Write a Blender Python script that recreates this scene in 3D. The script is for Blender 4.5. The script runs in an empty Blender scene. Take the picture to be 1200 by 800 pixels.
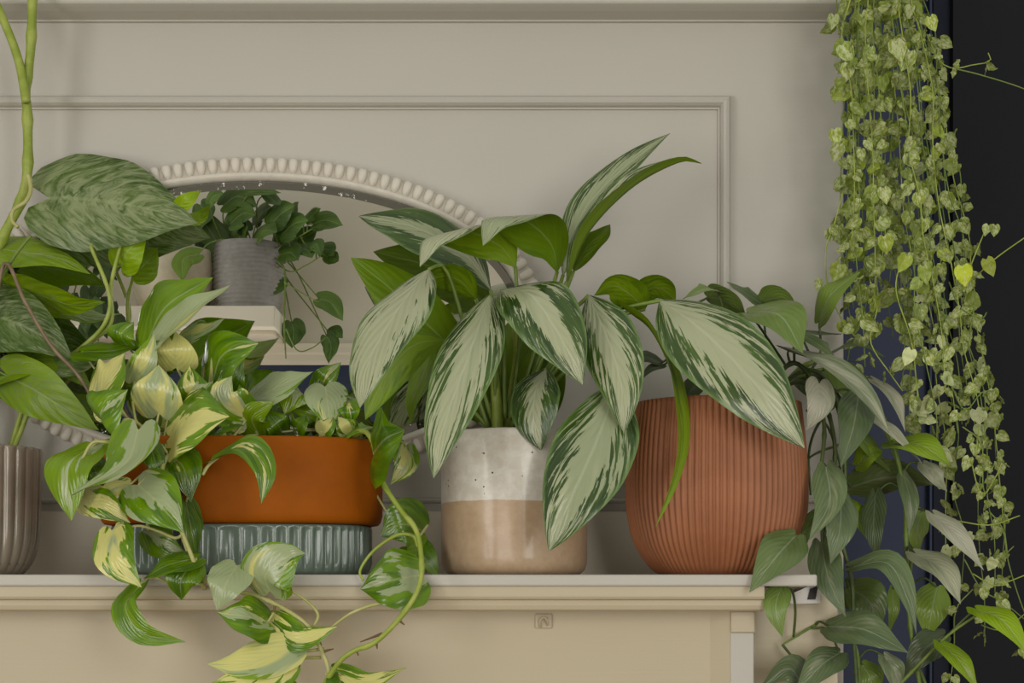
import bpy, bmesh, math, random
import numpy as np
from mathutils import Vector, Matrix

scene = bpy.context.scene
COL = scene.collection
rnd = random.Random(7)

# ------------------------------------------------------------------ camera
D = 1.9                    # camera distance from the plane through the pots
CZ = -0.016                # eye height, shelf top is z = 0
HOR = 690.0                # horizon row in the 1200 x 800 photograph
cam_d = bpy.data.cameras.new('camera')
cam = bpy.data.objects.new('camera', cam_d)
COL.objects.link(cam)
cam.location = (0, -D, CZ)
cam.rotation_euler = (math.pi / 2, 0, 0)
cam_d.sensor_width = 36.0
cam_d.lens = 36.0 * D / 1.2
cam_d.shift_y = (HOR - 400.0) / 1200.0
cam_d.clip_start = 0.02
scene.camera = cam

# ------------------------------------------------------------------ light
scene.view_settings.view_transform = 'Standard'
scene.view_settings.look = 'None'
scene.view_settings.gamma = 1.0
scene.view_settings.exposure = -0.22
scene.view_settings.use_curve_mapping = False

world = bpy.data.worlds.new('room_light')
scene.world = world
world.use_nodes = True
bg = world.node_tree.nodes['Background']
bg.inputs[0].default_value = (1.0, 0.975, 0.90, 1)
bg.inputs[1].default_value = 0.50


def area(name, loc, target, sx, sy, power, col):
    d = bpy.data.lights.new(name, 'AREA')
    d.shape = 'RECTANGLE'
    d.size, d.size_y, d.energy, d.color = sx, sy, power, col
    o = bpy.data.objects.new(name, d)
    COL.objects.link(o)
    o.location = loc
    o.rotation_euler = (Vector(target) - Vector(loc)).to_track_quat('-Z', 'Y').to_euler()
    return o


area('window_daylight', (-1.93, -1.95, 0.30), (0.3, -0.2, 0.1), 1.25, 1.6, 36, (1.0, 0.98, 0.93))
area('front_window_daylight', (0.98, -2.70, 0.25), (0.35, 0.0, 0.1), 0.95, 1.5, 30, (1.0, 0.97, 0.90))
area('low_fill_light', (-0.62, -2.70, -0.25), (-0.3, 0.0, 0.05), 1.3, 1.0, 17, (1.0, 0.97, 0.90))  # added fill lamp low on the front wall, brightens the board behind the pots


# ------------------------------------------------------------------ helpers
def P(px, py, Y=0.0):
    s = (Y + D) / D * 0.001
    return Vector(((px - 600.0) * s, Y, CZ + (HOR - py) * s))


def px2m(px, Y=0.0):
    return px * (Y + D) / D * 0.001


def srgb(r, g, b):
    def f(c):
        c /= 255.0
        return c / 12.92 if c <= 0.04045 else ((c + 0.055) / 1.055) ** 2.4
    return (f(r), f(g), f(b), 1.0)


def link(name, me, mats, parent=None, loc=None, smooth=True):
    o = bpy.data.objects.new(name, me)
    COL.objects.link(o)
    if mats is not None:
        if not isinstance(mats, (list, tuple)):
            mats = [mats]
        if len(me.materials) == 0:
            for m in mats:
                me.materials.append(m)
    if loc is not None:
        o.location = loc
    if parent is not None:
        o.parent = parent
    if smooth:
        me.shade_smooth()
    return o


def thing(name, label, cat, loc=(0, 0, 0), group=None):
    o = bpy.data.objects.new(name, None)
    o.empty_display_size = 0.02
    COL.objects.link(o)
    o.location = loc
    o['label'] = label
    o['category'] = cat
    if group:
        o['group'] = group
    return o


def tag(o, label, cat, group=None):
    o['label'] = label
    o['category'] = cat
    if group:
        o['group'] = group
    return o


def structure(o):
    o['kind'] = 'structure'
    return o


def place(o, parent, world_loc):
    """child of an unrotated parent, at a world position"""
    o.parent = parent
    o.location = Vector(world_loc) - (abs_loc(parent) if parent else Vector())
    return o


def abs_loc(o):
    v = Vector(o.location)
    while o.parent:
        o = o.parent
        v += Vector(o.location)
    return v


def mesh_from(verts, faces, name):
    me = bpy.data.meshes.new(name)
    me.from_pydata([tuple(v) for v in verts], [], faces)
    me.update()
    return me


def box_mesh(name, x0, x1, y0, y1, z0, z1, bev=0.002, seg=2):
    bm = bmesh.new()
    bmesh.ops.create_cube(bm, size=1)
    for v in bm.verts:
        v.co = Vector((x0 + (v.co.x + .5) * (x1 - x0), y0 + (v.co.y + .5) * (y1 - y0), z0 + (v.co.z + .5) * (z1 - z0)))
    if bev:
        bmesh.ops.bevel(bm, geom=bm.edges[:], offset=bev, segments=seg, affect='EDGES', profile=0.5)
    me = bpy.data.meshes.new(name)
    bm.to_mesh(me)
    bm.free()
    return me


def extrude_profile(name, prof, path_frames):
    """prof: closed list of (a,b); path_frames: list of (origin, A, B) -> swept closed solid"""
    n = len(prof)
    verts, faces = [], []
    for (o, A, B) in path_frames:
        for (a, b) in prof:
            verts.append(Vector(o) + Vector(A) * a + Vector(B) * b)
    for k in range(len(path_frames) - 1):
        for i in range(n):
            j = (i + 1) % n
            faces.append((k * n + i, k * n + j, (k + 1) * n + j, (k + 1) * n + i))
    faces.append(tuple(range(n - 1, -1, -1)))
    m = (len(path_frames) - 1) * n
    faces.append(tuple(m + i for i in range(n)))
    me = mesh_from(verts, faces, name)
    bm = bmesh.new(); bm.from_mesh(me)
    bmesh.ops.recalc_face_normals(bm, faces=bm.faces)
    bm.to_mesh(me); bm.free()
    return me


def catmull(pts, n):
    pts = [Vector(p) for p in pts]
    if len(pts) == 2:
        return [pts[0].lerp(pts[1], i / n) for i in range(n + 1)]
    ext = [pts[0] * 2 - pts[1]] + pts + [pts[-1] * 2 - pts[-2]]
    out = []
    per = 14
    for i in range(1, len(ext) - 2):
        p0, p1, p2, p3 = ext[i - 1:i + 3]
        for k in range(per):
            t = k / per
            out.append(0.5 * ((2 * p1) + (p2 - p0) * t + (2 * p0 - 5 * p1 + 4 * p2 - p3) * t * t + (3 * p1 - p0 - 3 * p2 + p3) * t ** 3))
    out.append(pts[-1])
    L = [0.0]
    for a, b in zip(out, out[1:]):
        L.append(L[-1] + (b - a).length)
    res, j = [], 0
    for i in range(n + 1):
        s = L[-1] * i / n
        while j < len(L) - 2 and L[j + 1] < s:
            j += 1
        seg = L[j + 1] - L[j]
        f = 0 if seg < 1e-9 else (s - L[j]) / seg
        res.append(out[j].lerp(out[j + 1], min(1, max(0, f))))
    return res


def tube_mesh(name, pts, r0, r1, sides=7, nodes=None):
    n = len(pts)
    verts, faces = [], []
    prev = None
    for i, p in enumerate(pts):
        T = (pts[min(i + 1, n - 1)] - pts[max(i - 1, 0)])
        T = T.normalized() if T.length > 1e-9 else Vector((0, 0, 1))
        if prev is None:
            a = Vector((0, 1, 0)) if abs(T.y) < 0.9 else Vector((1, 0, 0))
            N = T.cross(a).normalized()
        else:
            N = (prev - T * prev.dot(T)).normalized()
        prev = N
        B = T.cross(N)
        f = i / (n - 1)
        r = r0 + (r1 - r0) * f
        if nodes:
            for q in nodes:
                r *= 1 + 0.28 * math.exp(-((f - q) / 0.012) ** 2)
        for k in range(sides):
            a = 2 * math.pi * k / sides
            verts.append(p + (N * math.cos(a) + B * math.sin(a)) * r)
    for i in range(n - 1):
        for k in range(sides):
            k2 = (k + 1) % sides
            faces.append((i * sides + k, i * sides + k2, (i + 1) * sides + k2, (i + 1) * sides + k))
    faces.append(tuple(range(sides - 1, -1, -1)))
    faces.append(tuple((n - 1) * sides + k for k in range(sides)))
    return mesh_from(verts, faces, name)


# ------------------------------------------------------------------ materials
class NT:
    def __init__(self, name):
        self.m = bpy.data.materials.new(name)
        self.m.use_nodes = True
        self.t = self.m.node_tree
        self.t.nodes.clear()
        self.out = self.t.nodes.new('ShaderNodeOutputMaterial')

    def n(self, typ, **kw):
        nd = self.t.nodes.new(typ)
        for k, v in kw.items():
            setattr(nd, k, v)
        return nd

    def set(self, sock, v):
        if hasattr(v, 'is_linked') or isinstance(v, bpy.types.NodeSocket):
            self.t.links.new(v, sock)
        else:
            sock.default_value = v

    def math(self, op, a, b=0.0, c=None, clamp=False):
        nd = self.n('ShaderNodeMath', operation=op, use_clamp=clamp)
        self.set(nd.inputs[0], a)
        self.set(nd.inputs[1], b)
        if c is not None:
            self.set(nd.inputs[2], c)
        return nd.outputs[0]

    def mix(self, f, a, b):
        nd = self.n('ShaderNodeMix', data_type='RGBA')
        self.set(nd.inputs[0], f)
        self.set(nd.inputs[6], a)
        self.set(nd.inputs[7], b)
        return nd.outputs[2]

    def step(self, x, lo, hi):
        nd = self.n('ShaderNodeMapRange', interpolation_type='SMOOTHSTEP')
        self.set(nd.inputs[0], x)
        nd.inputs[1].default_value = lo
        nd.inputs[2].default_value = hi
        return nd.outputs[0]

    def noise(self, vec, scale=1.0, detail=2.0, rough=0.5, dist=0.0):
        nd = self.n('ShaderNodeTexNoise')
        if vec is not None:
            self.set(nd.inputs['Vector'], vec)
        nd.inputs['Scale'].default_value = scale
        nd.inputs['Detail'].default_value = detail
        nd.inputs['Roughness'].default_value = rough
        nd.inputs['Distortion'].default_value = dist
        return nd.outputs[0]

    def comb(self, x, y, z):
        nd = self.n('ShaderNodeCombineXYZ')
        for i, v in enumerate((x, y, z)):
            self.set(nd.inputs[i], v)
        return nd.outputs[0]

    def bump(self, h, strength, dist):
        nd = self.n('ShaderNodeBump')
        nd.inputs['Strength'].default_value = strength
        nd.inputs['Distance'].default_value = dist
        self.set(nd.inputs['Height'], h)
        return nd.outputs[0]

    def principled(self, col, rough=0.5, normal=None, spec=0.5, metal=0.0, coat=0.0, coat_rough=0.1):
        nd = self.n('ShaderNodeBsdfPrincipled')
        self.set(nd.inputs['Base Color'], col)
        self.set(nd.inputs['Roughness'], rough)
        nd.inputs['Specular IOR Level'].default_value = spec
        nd.inputs['Metallic'].default_value = metal
        nd.inputs['Coat Weight'].default_value = coat
        nd.inputs['Coat Roughness'].default_value = coat_rough
        if normal is not None:
            self.set(nd.inputs['Normal'], normal)
        return nd.outputs[0]

    def done(self, shader):
        self.t.links.new(shader, self.out.inputs[0])
        return self.m


def paint_mat(name, col, rough=0.45, streak=0.5, var=0.05, spec=0.4):
    g = NT(name)
    tc = g.n('ShaderNodeTexCoord').outputs['Object']
    mp = g.n('ShaderNodeMapping')
    g.set(mp.inputs[0], tc)
    mp.inputs['Scale'].default_value = (5, 5, 260)
    st = g.noise(mp.outputs[0], 1.0, 3.0, 0.6)
    big = g.noise(tc, 3.0, 3.0, 0.55)
    fine = g.noise(tc, 420.0, 2.0, 0.5)
    c2 = tuple(x * (1 - var * 2.4) for x in col[:3]) + (1,)
    cc = g.mix(g.step(big, 0.3, 0.7), c2, col)
    h = g.math('ADD', g.math('MULTIPLY', st, streak), g.math('MULTIPLY', fine, 0.3))
    return g.done(g.principled(cc, rough, g.bump(h, 0.35, 0.0008), spec))


def simple_mat(name, col, rough=0.5, var=0.12, scale=40.0, bump=0.2, spec=0.5, metal=0.0, coat=0.0):
    g = NT(name)
    tc = g.n('ShaderNodeTexCoord').outputs['Object']
    nz = g.noise(tc, scale, 4.0, 0.6)
    c2 = tuple(x * (1 - var * 2) for x in col[:3]) + (1,)
    cc = g.mix(g.step(nz, 0.3, 0.7), c2, col)
    return g.done(g.principled(cc, rough, g.bump(nz, bump, 0.0008), spec, metal, coat))


def leaf_mat(name, base, dark, vari, silver, lime, fs=9, fu=3, k=0.45, thr=0.5, sharp=0.05, centre=0.35, edge=None,
             rough=0.36, trans=0.28, veins=9, rib=(0.85, 0.9, 0.6), bump=0.35, detail=3.0, dist=0.0, lateral=0.12, ribmix=0.35, band=False, spec=0.5):
    """object colour: R variegation amount, G brightness, B lime shift"""
    g = NT(name)
    uv = g.n('ShaderNodeUVMap').outputs[0]
    sep = g.n('ShaderNodeSeparateXYZ')
    g.set(sep.inputs[0], uv)
    us = g.math('SUBTRACT', g.math('MULTIPLY', sep.outputs[0], 2.0), 1.0)
    au = g.math('ABSOLUTE', us)
    v = sep.outputs[1]
    s = g.math('SUBTRACT', v, g.math('MULTIPLY', au, k))
    info = g.n('ShaderNodeObjectInfo')
    rz = g.math('MULTIPLY', info.outputs['Random'], 60.0)
    oc = g.n('ShaderNodeSeparateXYZ')
    g.set(oc.inputs[0], info.outputs['Color'])
    vec = g.comb(g.math('MULTIPLY', s, fs), g.math('MULTIPLY', us, fu), rz)
    n1 = g.noise(vec, 1.0, detail, 0.6, dist)
    vec2 = g.comb(g.math('MULTIPLY', s, 2.2), g.math('MULTIPLY', us, 1.3), g.math('ADD', rz, 11.0))
    n2 = g.noise(vec2, 1.0, 3.0, 0.55)
    # variegation
    if band:
        b_ = g.math('SUBTRACT', g.math('MULTIPLY', g.math('SUBTRACT', 1.0, g.step(au, 0.10, 0.48)), 0.30), g.math('MULTIPLY', g.step(au, 0.55, 0.95), 0.07))
        m = g.math('ADD', n1, b_)
    else:
        m = g.math('ADD', n1, g.math('MULTIPLY', g.math('SUBTRACT', 0.5, au), centre))
    m = g.math('ADD', m, g.math('SUBTRACT', oc.outputs[0], 0.5))
    mask = g.step(m, thr - sharp, thr + sharp)
    green = g.mix(g.step(n2, 0.35, 0.65), dark, base)
    green = g.mix(oc.outputs[2], green, lime)
    tone = g.math('ADD', g.noise(vec2, 0.7, 3.0), g.math('MULTIPLY', g.math('SUBTRACT', g.math('FRACT', g.math('MULTIPLY', info.outputs['Random'], 7.31)), 0.5), 0.5))
    vc = g.mix(g.step(tone, 0.45, 0.58), vari, silver)
    col = g.mix(mask, green, vc)
    if edge is not None:
        # thin streaky margin
        e = g.math('ADD', au, g.math('MULTIPLY', g.math('SUBTRACT', n1, 0.5), 0.25))
        col = g.mix(g.math('MULTIPLY', g.step(e, 0.86, 0.97), 0.8), col, edge)
    ribm = g.math('MULTIPLY', g.math('SUBTRACT', 1.0, g.step(au, 0.012, 0.06)), ribmix)
    col = g.mix(ribm, col, rib + (1,))
    lat = g.math('SINE', g.math('MULTIPLY', s, veins * 6.283))
    latm = g.math('MULTIPLY', g.step(lat, 0.75, 1.0), lateral)
    col = g.mix(latm, col, rib + (1,))
    hsv = g.n('ShaderNodeHueSaturation')
    hsv.inputs['Saturation'].default_value = 1.0
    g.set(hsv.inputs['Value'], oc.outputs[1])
    g.set(hsv.inputs['Color'], col)
    col = hsv.outputs[0]
    h = g.math('ADD', g.math('MULTIPLY', lat, 0.35), g.math('MULTIPLY', n1, 1.0))
    h = g.math('SUBTRACT', h, g.math('MULTIPLY', ribm, 1.5))
    bn = g.bump(h, bump, 0.0012)
    p = g.principled(col, rough, bn, spec)
    tr = g.n('ShaderNodeBsdfTranslucent')
    tcol = g.mix(0.55, col, lime)
    g.set(tr.inputs[0], tcol)
    mx = g.n('ShaderNodeMixShader')
    mx.inputs[0].default_value = trans
    g.t.links.new(p, mx.inputs[1])
    g.t.links.new(tr.outputs[0], mx.inputs[2])
    return g.done(mx.outputs[0])


M = {}
M['paint'] = paint_mat('warm_white_paint', srgb(194, 190, 180), 0.5, 0.5, 0.015)
M['paint_shelf'] = paint_mat('cream_gloss_paint', srgb(194, 182, 154), 0.38, 0.7, 0.02)
M['paint_board'] = paint_mat('brushed_lightened_paint', srgb(224, 216, 198), 0.5, 1.2, 0.02)  # same paint as the wall, lightened to make up for missing light
M['navy'] = paint_mat('navy_paint', srgb(50, 60, 88), 0.6, 0.3, 0.05)
M['navy_shaded'] = paint_mat('shaded_navy_paint', srgb(33, 38, 54), 0.7, 0.3, 0.05, 0.3)  # navy paint with shade put into its colour
M['charcoal'] = paint_mat('charcoal_wall', srgb(37, 39, 44), 0.8, 0.2, 0.05, 0.2)  # near-black tone of the wall beyond the alcove trims
M['front_paint'] = paint_mat('bright_white_paint', srgb(240, 234, 218), 0.5, 0.3, 0.01)
M['floor'] = simple_mat('floor_wood', srgb(150, 118, 84), 0.5, 0.15, 6)
M['frame'] = simple_mat('mirror_plaster', srgb(218, 211, 197), 0.5, 0.06, 60, 0.4)
M['soil'] = simple_mat('soil', srgb(52, 40, 30), 0.95, 0.25, 160, 1.0, 0.1)
M['metal'] = simple_mat('white_metal', srgb(215, 212, 205), 0.35, 0.04, 40, 0.1)
M['black'] = simple_mat('dark_slot', srgb(42, 38, 36), 0.6, 0.1, 40, 0.1)


def mirror_mat():
    g = NT('mirror_glass')
    tc = g.n('ShaderNodeTexCoord').outputs['Object']
    nz = g.noise(tc, 9.0, 4.0, 0.6)
    r = g.math('MULTIPLY', g.step(nz, 0.5, 0.8), 0.05)
    return g.done(g.principled((0.93, 0.93, 0.90, 1), r, None, 0.5, 1.0))


def foxed_reflection_mat():
    g = NT('mirror_bevel')
    tc = g.n('ShaderNodeTexCoord').outputs['Object']
    nz = g.noise(tc, 120.0, 3.0, 0.7)
    c = g.mix(g.step(nz, 0.62, 0.68), (0.28, 0.28, 0.26, 1), (0.9, 0.9, 0.86, 1))  # dark tone stands in for a dark reflection, pale spots are foxing
    return g.done(g.principled(c, g.math('MULTIPLY', g.step(nz, 0.55, 0.7), 0.4), None, 0.5, 1.0))


M['mirror'] = mirror_mat()
M['bevel'] = foxed_reflection_mat()


def glaze_mat():
    g = NT('two_tone_glaze')
    tc = g.n('ShaderNodeTexCoord').outputs['Object']
    sp = g.n('ShaderNodeSeparateXYZ'); g.set(sp.inputs[0], tc)
    nz = g.noise(tc, 14.0, 3.0, 0.6)
    fine = g.noise(tc, 70.0, 4.0, 0.65)
    white = g.mix(g.step(fine, 0.35, 0.7), srgb(206, 199, 186), srgb(224, 219, 208))
    white = g.mix(g.math('MULTIPLY', g.step(nz, 0.56, 0.75), 0.3), white, srgb(184, 164, 136))
    vor = g.n('ShaderNodeTexVoronoi'); g.set(vor.inputs['Vector'], tc); vor.inputs['Scale'].default_value = 95
    rr = g.n('ShaderNodeSeparateXYZ'); g.set(rr.inputs[0], vor.outputs['Color'])
    dot = g.math('MULTIPLY', g.math('LESS_THAN', vor.outputs['Distance'], 0.11), g.math('GREATER_THAN', rr.outputs[0], 0.55))
    white = g.mix(dot, white, srgb(70, 60, 50))
    beige = g.mix(g.step(fine, 0.3, 0.75), srgb(182, 154, 124), srgb(194, 168, 138))
    z = g.math('ADD', sp.outputs[2], g.math('MULTIPLY', g.math('SUBTRACT', nz, 0.5), 0.006))
    col = g.mix(g.step(z, 0.0830, 0.0845), beige, white)
    h = g.math('ADD', fine, g.math('MULTIPLY', dot, -2.0))
    return g.done(g.principled(col, 0.3, g.bump(h, 0.25, 0.0008), 0.5, 0, 0.25))


M['glaze'] = glaze_mat()
M['orange'] = simple_mat('orange_clay', srgb(160, 84, 2), 0.6, 0.07, 25, 0.3, 0.15)
M['terracotta'] = simple_mat('terracotta_ribbed', srgb(166, 106, 70), 0.5, 0.08, 18, 0.15, 0.4)
M['greenglaze'] = simple_mat('grey_green_glaze', srgb(112, 128, 116), 0.22, 0.06, 30, 0.05, 0.5, 0, 0.5)
M['browngloss'] = simple_mat('brown_pewter_glaze', srgb(152, 140, 124), 0.25, 0.10, 25, 0.08, 0.5, 0.12, 0.4)
M['greypot'] = simple_mat('grey_stoneware', srgb(166, 163, 160), 0.6, 0.08, 60, 0.3)
M['creampot'] = simple_mat('cream_stoneware', srgb(216, 206, 182), 0.55, 0.08, 30, 0.3)

G = srgb
M['aglao'] = leaf_mat('silver_leaf', G(74, 104, 36), G(44, 70, 22), G(182, 188, 150), G(164, 174, 134), G(122, 150, 48),
                      fs=17, fu=3.4, k=0.66, thr=0.475, sharp=0.022, edge=G(110, 140, 74), rough=0.22, trans=0.12, veins=7,
                      rib=(0.66, 0.70, 0.5), detail=4.0, dist=0.5, lateral=0.03, ribmix=0.28, bump=0.6, band=True, spec=0.75)
M['aglao_under'] = leaf_mat('silver_leaf_underside', G(126, 158, 10), G(104, 138, 8), G(134, 166, 16), G(116, 150, 10), G(150, 180, 14),
                            fs=4, rough=0.42, trans=0.32, veins=7, rib=(0.4, 0.5, 0.16), lateral=0.08, ribmix=0.5, bump=0.25)
M['pothos'] = leaf_mat('cream_variegated_leaf', G(126, 168, 6), G(82, 124, 16), G(238, 233, 146), G(184, 198, 148), G(164, 194, 8),
                       fs=1.7, fu=1.25, k=0.8, thr=0.575, sharp=0.012, centre=0.20, rough=0.22, trans=0.28, veins=6, rib=(0.76, 0.77, 0.40),
                       detail=4.0, dist=0.5, lateral=0.02, ribmix=0.35, bump=0.25, spec=0.75)
M['marble'] = leaf_mat('marbled_leaf', G(88, 118, 36), G(66, 96, 30), G(166, 178, 130), G(122, 146, 82), G(158, 192, 6),
                       fs=22, fu=3.5, k=0.35, thr=0.56, sharp=0.18, centre=0.10, rough=0.24, trans=0.25, veins=6, rib=(0.5, 0.6, 0.3),
                       detail=5.0, dist=1.2, lateral=0.0, ribmix=0.3, bump=0.6)
M['cebu'] = leaf_mat('blue_green_leaf', G(112, 130, 86), G(94, 114, 74), G(196, 194, 172), G(178, 180, 150), G(146, 178, 8),
                     fs=2.5, fu=1.2, k=0.5, thr=0.8, sharp=0.25, centre=0.1, rough=0.3, trans=0.15, veins=8, rib=(0.5, 0.56, 0.40),
                     lateral=0.06, ribmix=0.4, bump=0.35)
M['heart'] = leaf_mat('mottled_heart_leaf', G(158, 176, 80), G(130, 152, 60), G(218, 224, 168), G(200, 212, 150), G(196, 210, 30),
                      fs=4, fu=3.4, k=0.3, thr=0.55, sharp=0.08, centre=0.1, rough=0.42, trans=0.28, veins=4, rib=(0.6, 0.68, 0.4), lateral=0.05, bump=0.2)
M['plain'] = leaf_mat('plain_green_leaf', G(92, 126, 52), G(66, 98, 40), G(120, 150, 60), G(100, 130, 56), G(130, 160, 36),
                      fs=3, thr=0.75, rough=0.4, trans=0.22, veins=6, rib=(0.5, 0.6, 0.3), lateral=0.05, bump=0.2)


def stem_mat(name, a, b, rough=0.45):
    g = NT(name)
    tc = g.n('ShaderNodeTexCoord').outputs['Object']
    nz = g.noise(tc, 45.0, 3.0, 0.6)
    col = g.mix(g.step(nz, 0.35, 0.68), a, b)
    return g.done(g.principled(col, rough, g.bump(nz, 0.2, 0.0006), 0.45))


M['stem_lime'] = stem_mat('lime_stem', G(140, 158, 56), G(166, 178, 84))
M['stem_pale'] = stem_mat('pale_stem', G(172, 172, 104), G(192, 190, 128))
M['stem_green'] = stem_mat('green_stem', G(104, 128, 52), G(126, 146, 66))
M['stem_dark'] = stem_mat('dark_green_stem', G(66, 84, 42), G(92, 108, 52))
M['stem_brown'] = stem_mat('brown_stem', G(112, 94, 72), G(142, 122, 96))
M['bract'] = stem_mat('brown_bract', G(90, 68, 42), G(120, 96, 56))

# ------------------------------------------------------------------ the setting
YW = 0.14                                   # face of the chimney breast
XR = P(989, 0, YW).x                        # its right corner
zt = P(0, -120, YW).z
me = box_mesh('wall_back', -2.0, XR, YW, 0.62, -1.1, 1.45, 0.003)
structure(link('wall_back', me, M['paint'], smooth=False))
YA = 0.56
structure(link('wall_alcove', box_mesh('wall_alcove', XR, P(1095, 0, YA).x, YA, 0.62, -1.1, 1.45, 0), M['navy'], smooth=False))
structure(link('wall_right', box_mesh('wall_right', P(1117, 0, YA-.03).x, 2.0, YA - 0.03, 0.62, -1.1, 1.45, 0), M['charcoal'], smooth=False))
structure(link('trim_4', box_mesh('trim_4', P(1086, 0, YA).x, P(1092, 0, YA - .02).x, YA - 0.02, YA + .02, -1.1, 1.45, 0.003, 3), M['navy'], smooth=False))
structure(link('trim_7', box_mesh('trim_7', P(1091, 0, YA).x, P(1119, 0, YA - .01).x, YA - 0.012, YA + .02, -1.1, 1.45, 0.001, 1), M['navy_shaded'], smooth=False))
structure(link('wall_left', box_mesh('wall_left', -2.06, -2.0, -2.8, 0.62, -1.1, 1.45, 0), M['paint'], smooth=False))
structure(link('floor', box_mesh('floor', -2.06, 2.0, -2.8, 0.62, -1.16, -1.1, 0), M['floor'], smooth=False))


def window(name, x, yc, zc, w, h, side):
    t = bpy.data.objects.new(name, None); COL.objects.link(t); t.location = (x, yc, zc)
    t['kind'] = 'structure'
    def bar(nm, y0, y1, z0, z1):
        o = link(nm, box_mesh(nm, -0.02, 0.02, y0, y1, z0, z1, 0.003), M['paint'], t, smooth=False)
    bar('window_frame', -w / 2 - .07, -w / 2, -h / 2 - .07, h / 2 + .07)
    bar('window_frame', w / 2, w / 2 + .07, -h / 2 - .07, h / 2 + .07)
    bar('window_frame', -w / 2, w / 2, h / 2, h / 2 + .07)
    bar('window_frame', -w / 2, w / 2, -h / 2 - .07, -h / 2)
    bar('glazing_bar', -.012, .012, -h / 2, h / 2)
    bar('glazing_bar', -w / 2, w / 2, -.012, .012)
    return t


window('window_1', -1.975, -1.95, 0.30, 1.3, 1.65, 1)
window('window_2', 0.98, -2.77, 0.25, 1.0, 1.55, -1).rotation_euler = (0, 0, math.pi / 2)
window('added_fill_window', -0.62, -2.77, -0.25, 1.35, 1.05, -1).rotation_euler = (0, 0, math.pi / 2)  # unseen frame added around the low fill lamp

# panel moulding on the chimney breast: half-round strip, mitred at the corner
def arc_profile(w, h, n=6, fil=0.12):
    pr = [(0, 0), (0, 0.25 * h)]
    for i in range(n + 1):
        a = math.pi * i / n
        pr.append((w / 2 - math.cos(a) * w * (0.5 - fil), 0.25 * h + math.sin(a) * 0.75 * h))
    pr += [(w, 0.25 * h), (w, 0)]
    return pr


def strip(name, p_list, prof, out=Vector((0, -1, 0)), mat='paint'):
    """p_list: path points in the wall plane; profile a runs to the left-hand side of travel within the plane"""
    frames = []
    n = len(p_list)
    for i, p in enumerate(p_list):
        if i == 0:
            d0 = d1 = (p_list[1] - p).normalized()
        elif i == n - 1:
            d0 = d1 = (p - p_list[-2]).normalized()
        else:
            d0 = (p - p_list[i - 1]).normalized(); d1 = (p_list[i + 1] - p).normalized()
        s0 = out.cross(d0); s1 = out.cross(d1)
        A = (s0 + s1).normalized()
        A = A / max(0.2, A.dot(s0))
        frames.append((p, A, out))
    me = extrude_profile(name, prof, frames)
    return structure(link(name, me, M[mat], smooth=False))


w17 = px2m(17, YW)
strip('trim_1', [P(-900, 129, YW), P(841, 129, YW), P(841, 700, YW)], arc_profile(w17, 0.015))
strip('trim_2', [P(-900, 591, YW), P(989, 591, YW)], arc_profile(px2m(9, YW), 0.010), mat='paint')
# board under the panel, just above the shelf
structure(link('baseboard_back', box_mesh('baseboard_back', -1.6, XR - 0.002, YW - 0.006, YW + .01, -0.02, P(0, 599, YW).z, 0.001), M['paint_board'], smooth=False))
# cornice at the head of the panel
c0 = P(0, 27, YW).z
prof = [(0.004, 0), (-0.006, 0), (-0.006, 0.002), (-0.016, 0.0028), (-0.03, 0.0042), (-0.041, 0.0065), (-0.046, 0.0080), (-0.0475, 0.0100), (-0.0475, 0.05), (-0.055, 0.055), (-0.055, 0.09), (0.004, 0.09)]
me = extrude_profile('trim_3', prof, [((-1.6, YW, c0), (0, 1, 0), (0, 0, 1)), ((P(984, 0, YW).x, YW, c0), (0, 1, 0), (0, 0, 1))])
structure(link('trim_3', me, M['paint'], smooth=False))

# ------------------------------------------------------------------ mantelpiece
mant = thing('mantelpiece', 'cream painted mantelpiece with moulded shelf edge carrying the row of potted plants', 'mantelpiece', (0, 0, -1.1))
YF = -0.125


def mpart(name, me, mat='paint_shelf'):
    o = link(name, me, M[mat], None, smooth=False)
    place(o, mant, (0, 0, 0))
    return o


XL = -1.45
XE = P(958, 0, YF).x
# shelf board with a softly rounded nose
mpart('shelf_board', box_mesh('shelf_board', XL, XE, YF, YW - .007, -0.013, 0.0, 0.0025, 3), 'paint')
xm = P(893, 0, YF + .02).x


def zpx(py, Y):
    return P(0, py, Y).z


pr = [(YW - .03, -0.0131), (YF + .0035, -0.0131), (YF + .003, -0.016), (YF + .0025, -0.024), (YF + .004, -0.0268), (YF + .011, -0.0282),
      (YF + .011, -0.0292), (YF + .0105, -0.034), (YF + .012, -0.0385), (YF + .016, -0.0405), (YF + .045, -0.0405), (YW - .03, -0.0405)]
mpart('shelf_moulding', extrude_profile('shelf_moulding', pr, [((XL, 0, 0), (0, 1, 0), (0, 0, 1)), ((xm, 0, 0), (0, 1, 0), (0, 0, 1))]))
# frieze with a sunk panel that ends in a splayed edge
YFR = YF + .038
xa, xb = P(832, 0, YFR + .014).x, P(857, 0, YFR).x
mpart('frieze_panel', box_mesh('frieze_panel', XL, xa + .002, YFR + .014, YFR + .03, -0.5, -0.0406, 0))
spl = [(xa, YFR + .014), (xb, YFR), (xb + .001, YFR + .03), (xa, YFR + .03)]
mpart('panel_edge', extrude_profile('panel_edge', spl, [((0, 0, -0.5), (1, 0, 0), (0, 1, 0)), ((0, 0, -0.0406), (1, 0, 0), (0, 1, 0))]))
x2 = P(885, 0, YFR - .004).x
mpart('pilaster_block', box_mesh('pilaster_block', xb - .001, x2, YFR - .004, YFR + .05, zpx(741, YFR), -0.0406, 0.0015))
mpart('pilaster', box_mesh('pilaster', xb - .001, x2 - .001, YFR - .001, YFR + .05, -1.0, zpx(741, YFR), 0.001), 'paint')
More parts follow.
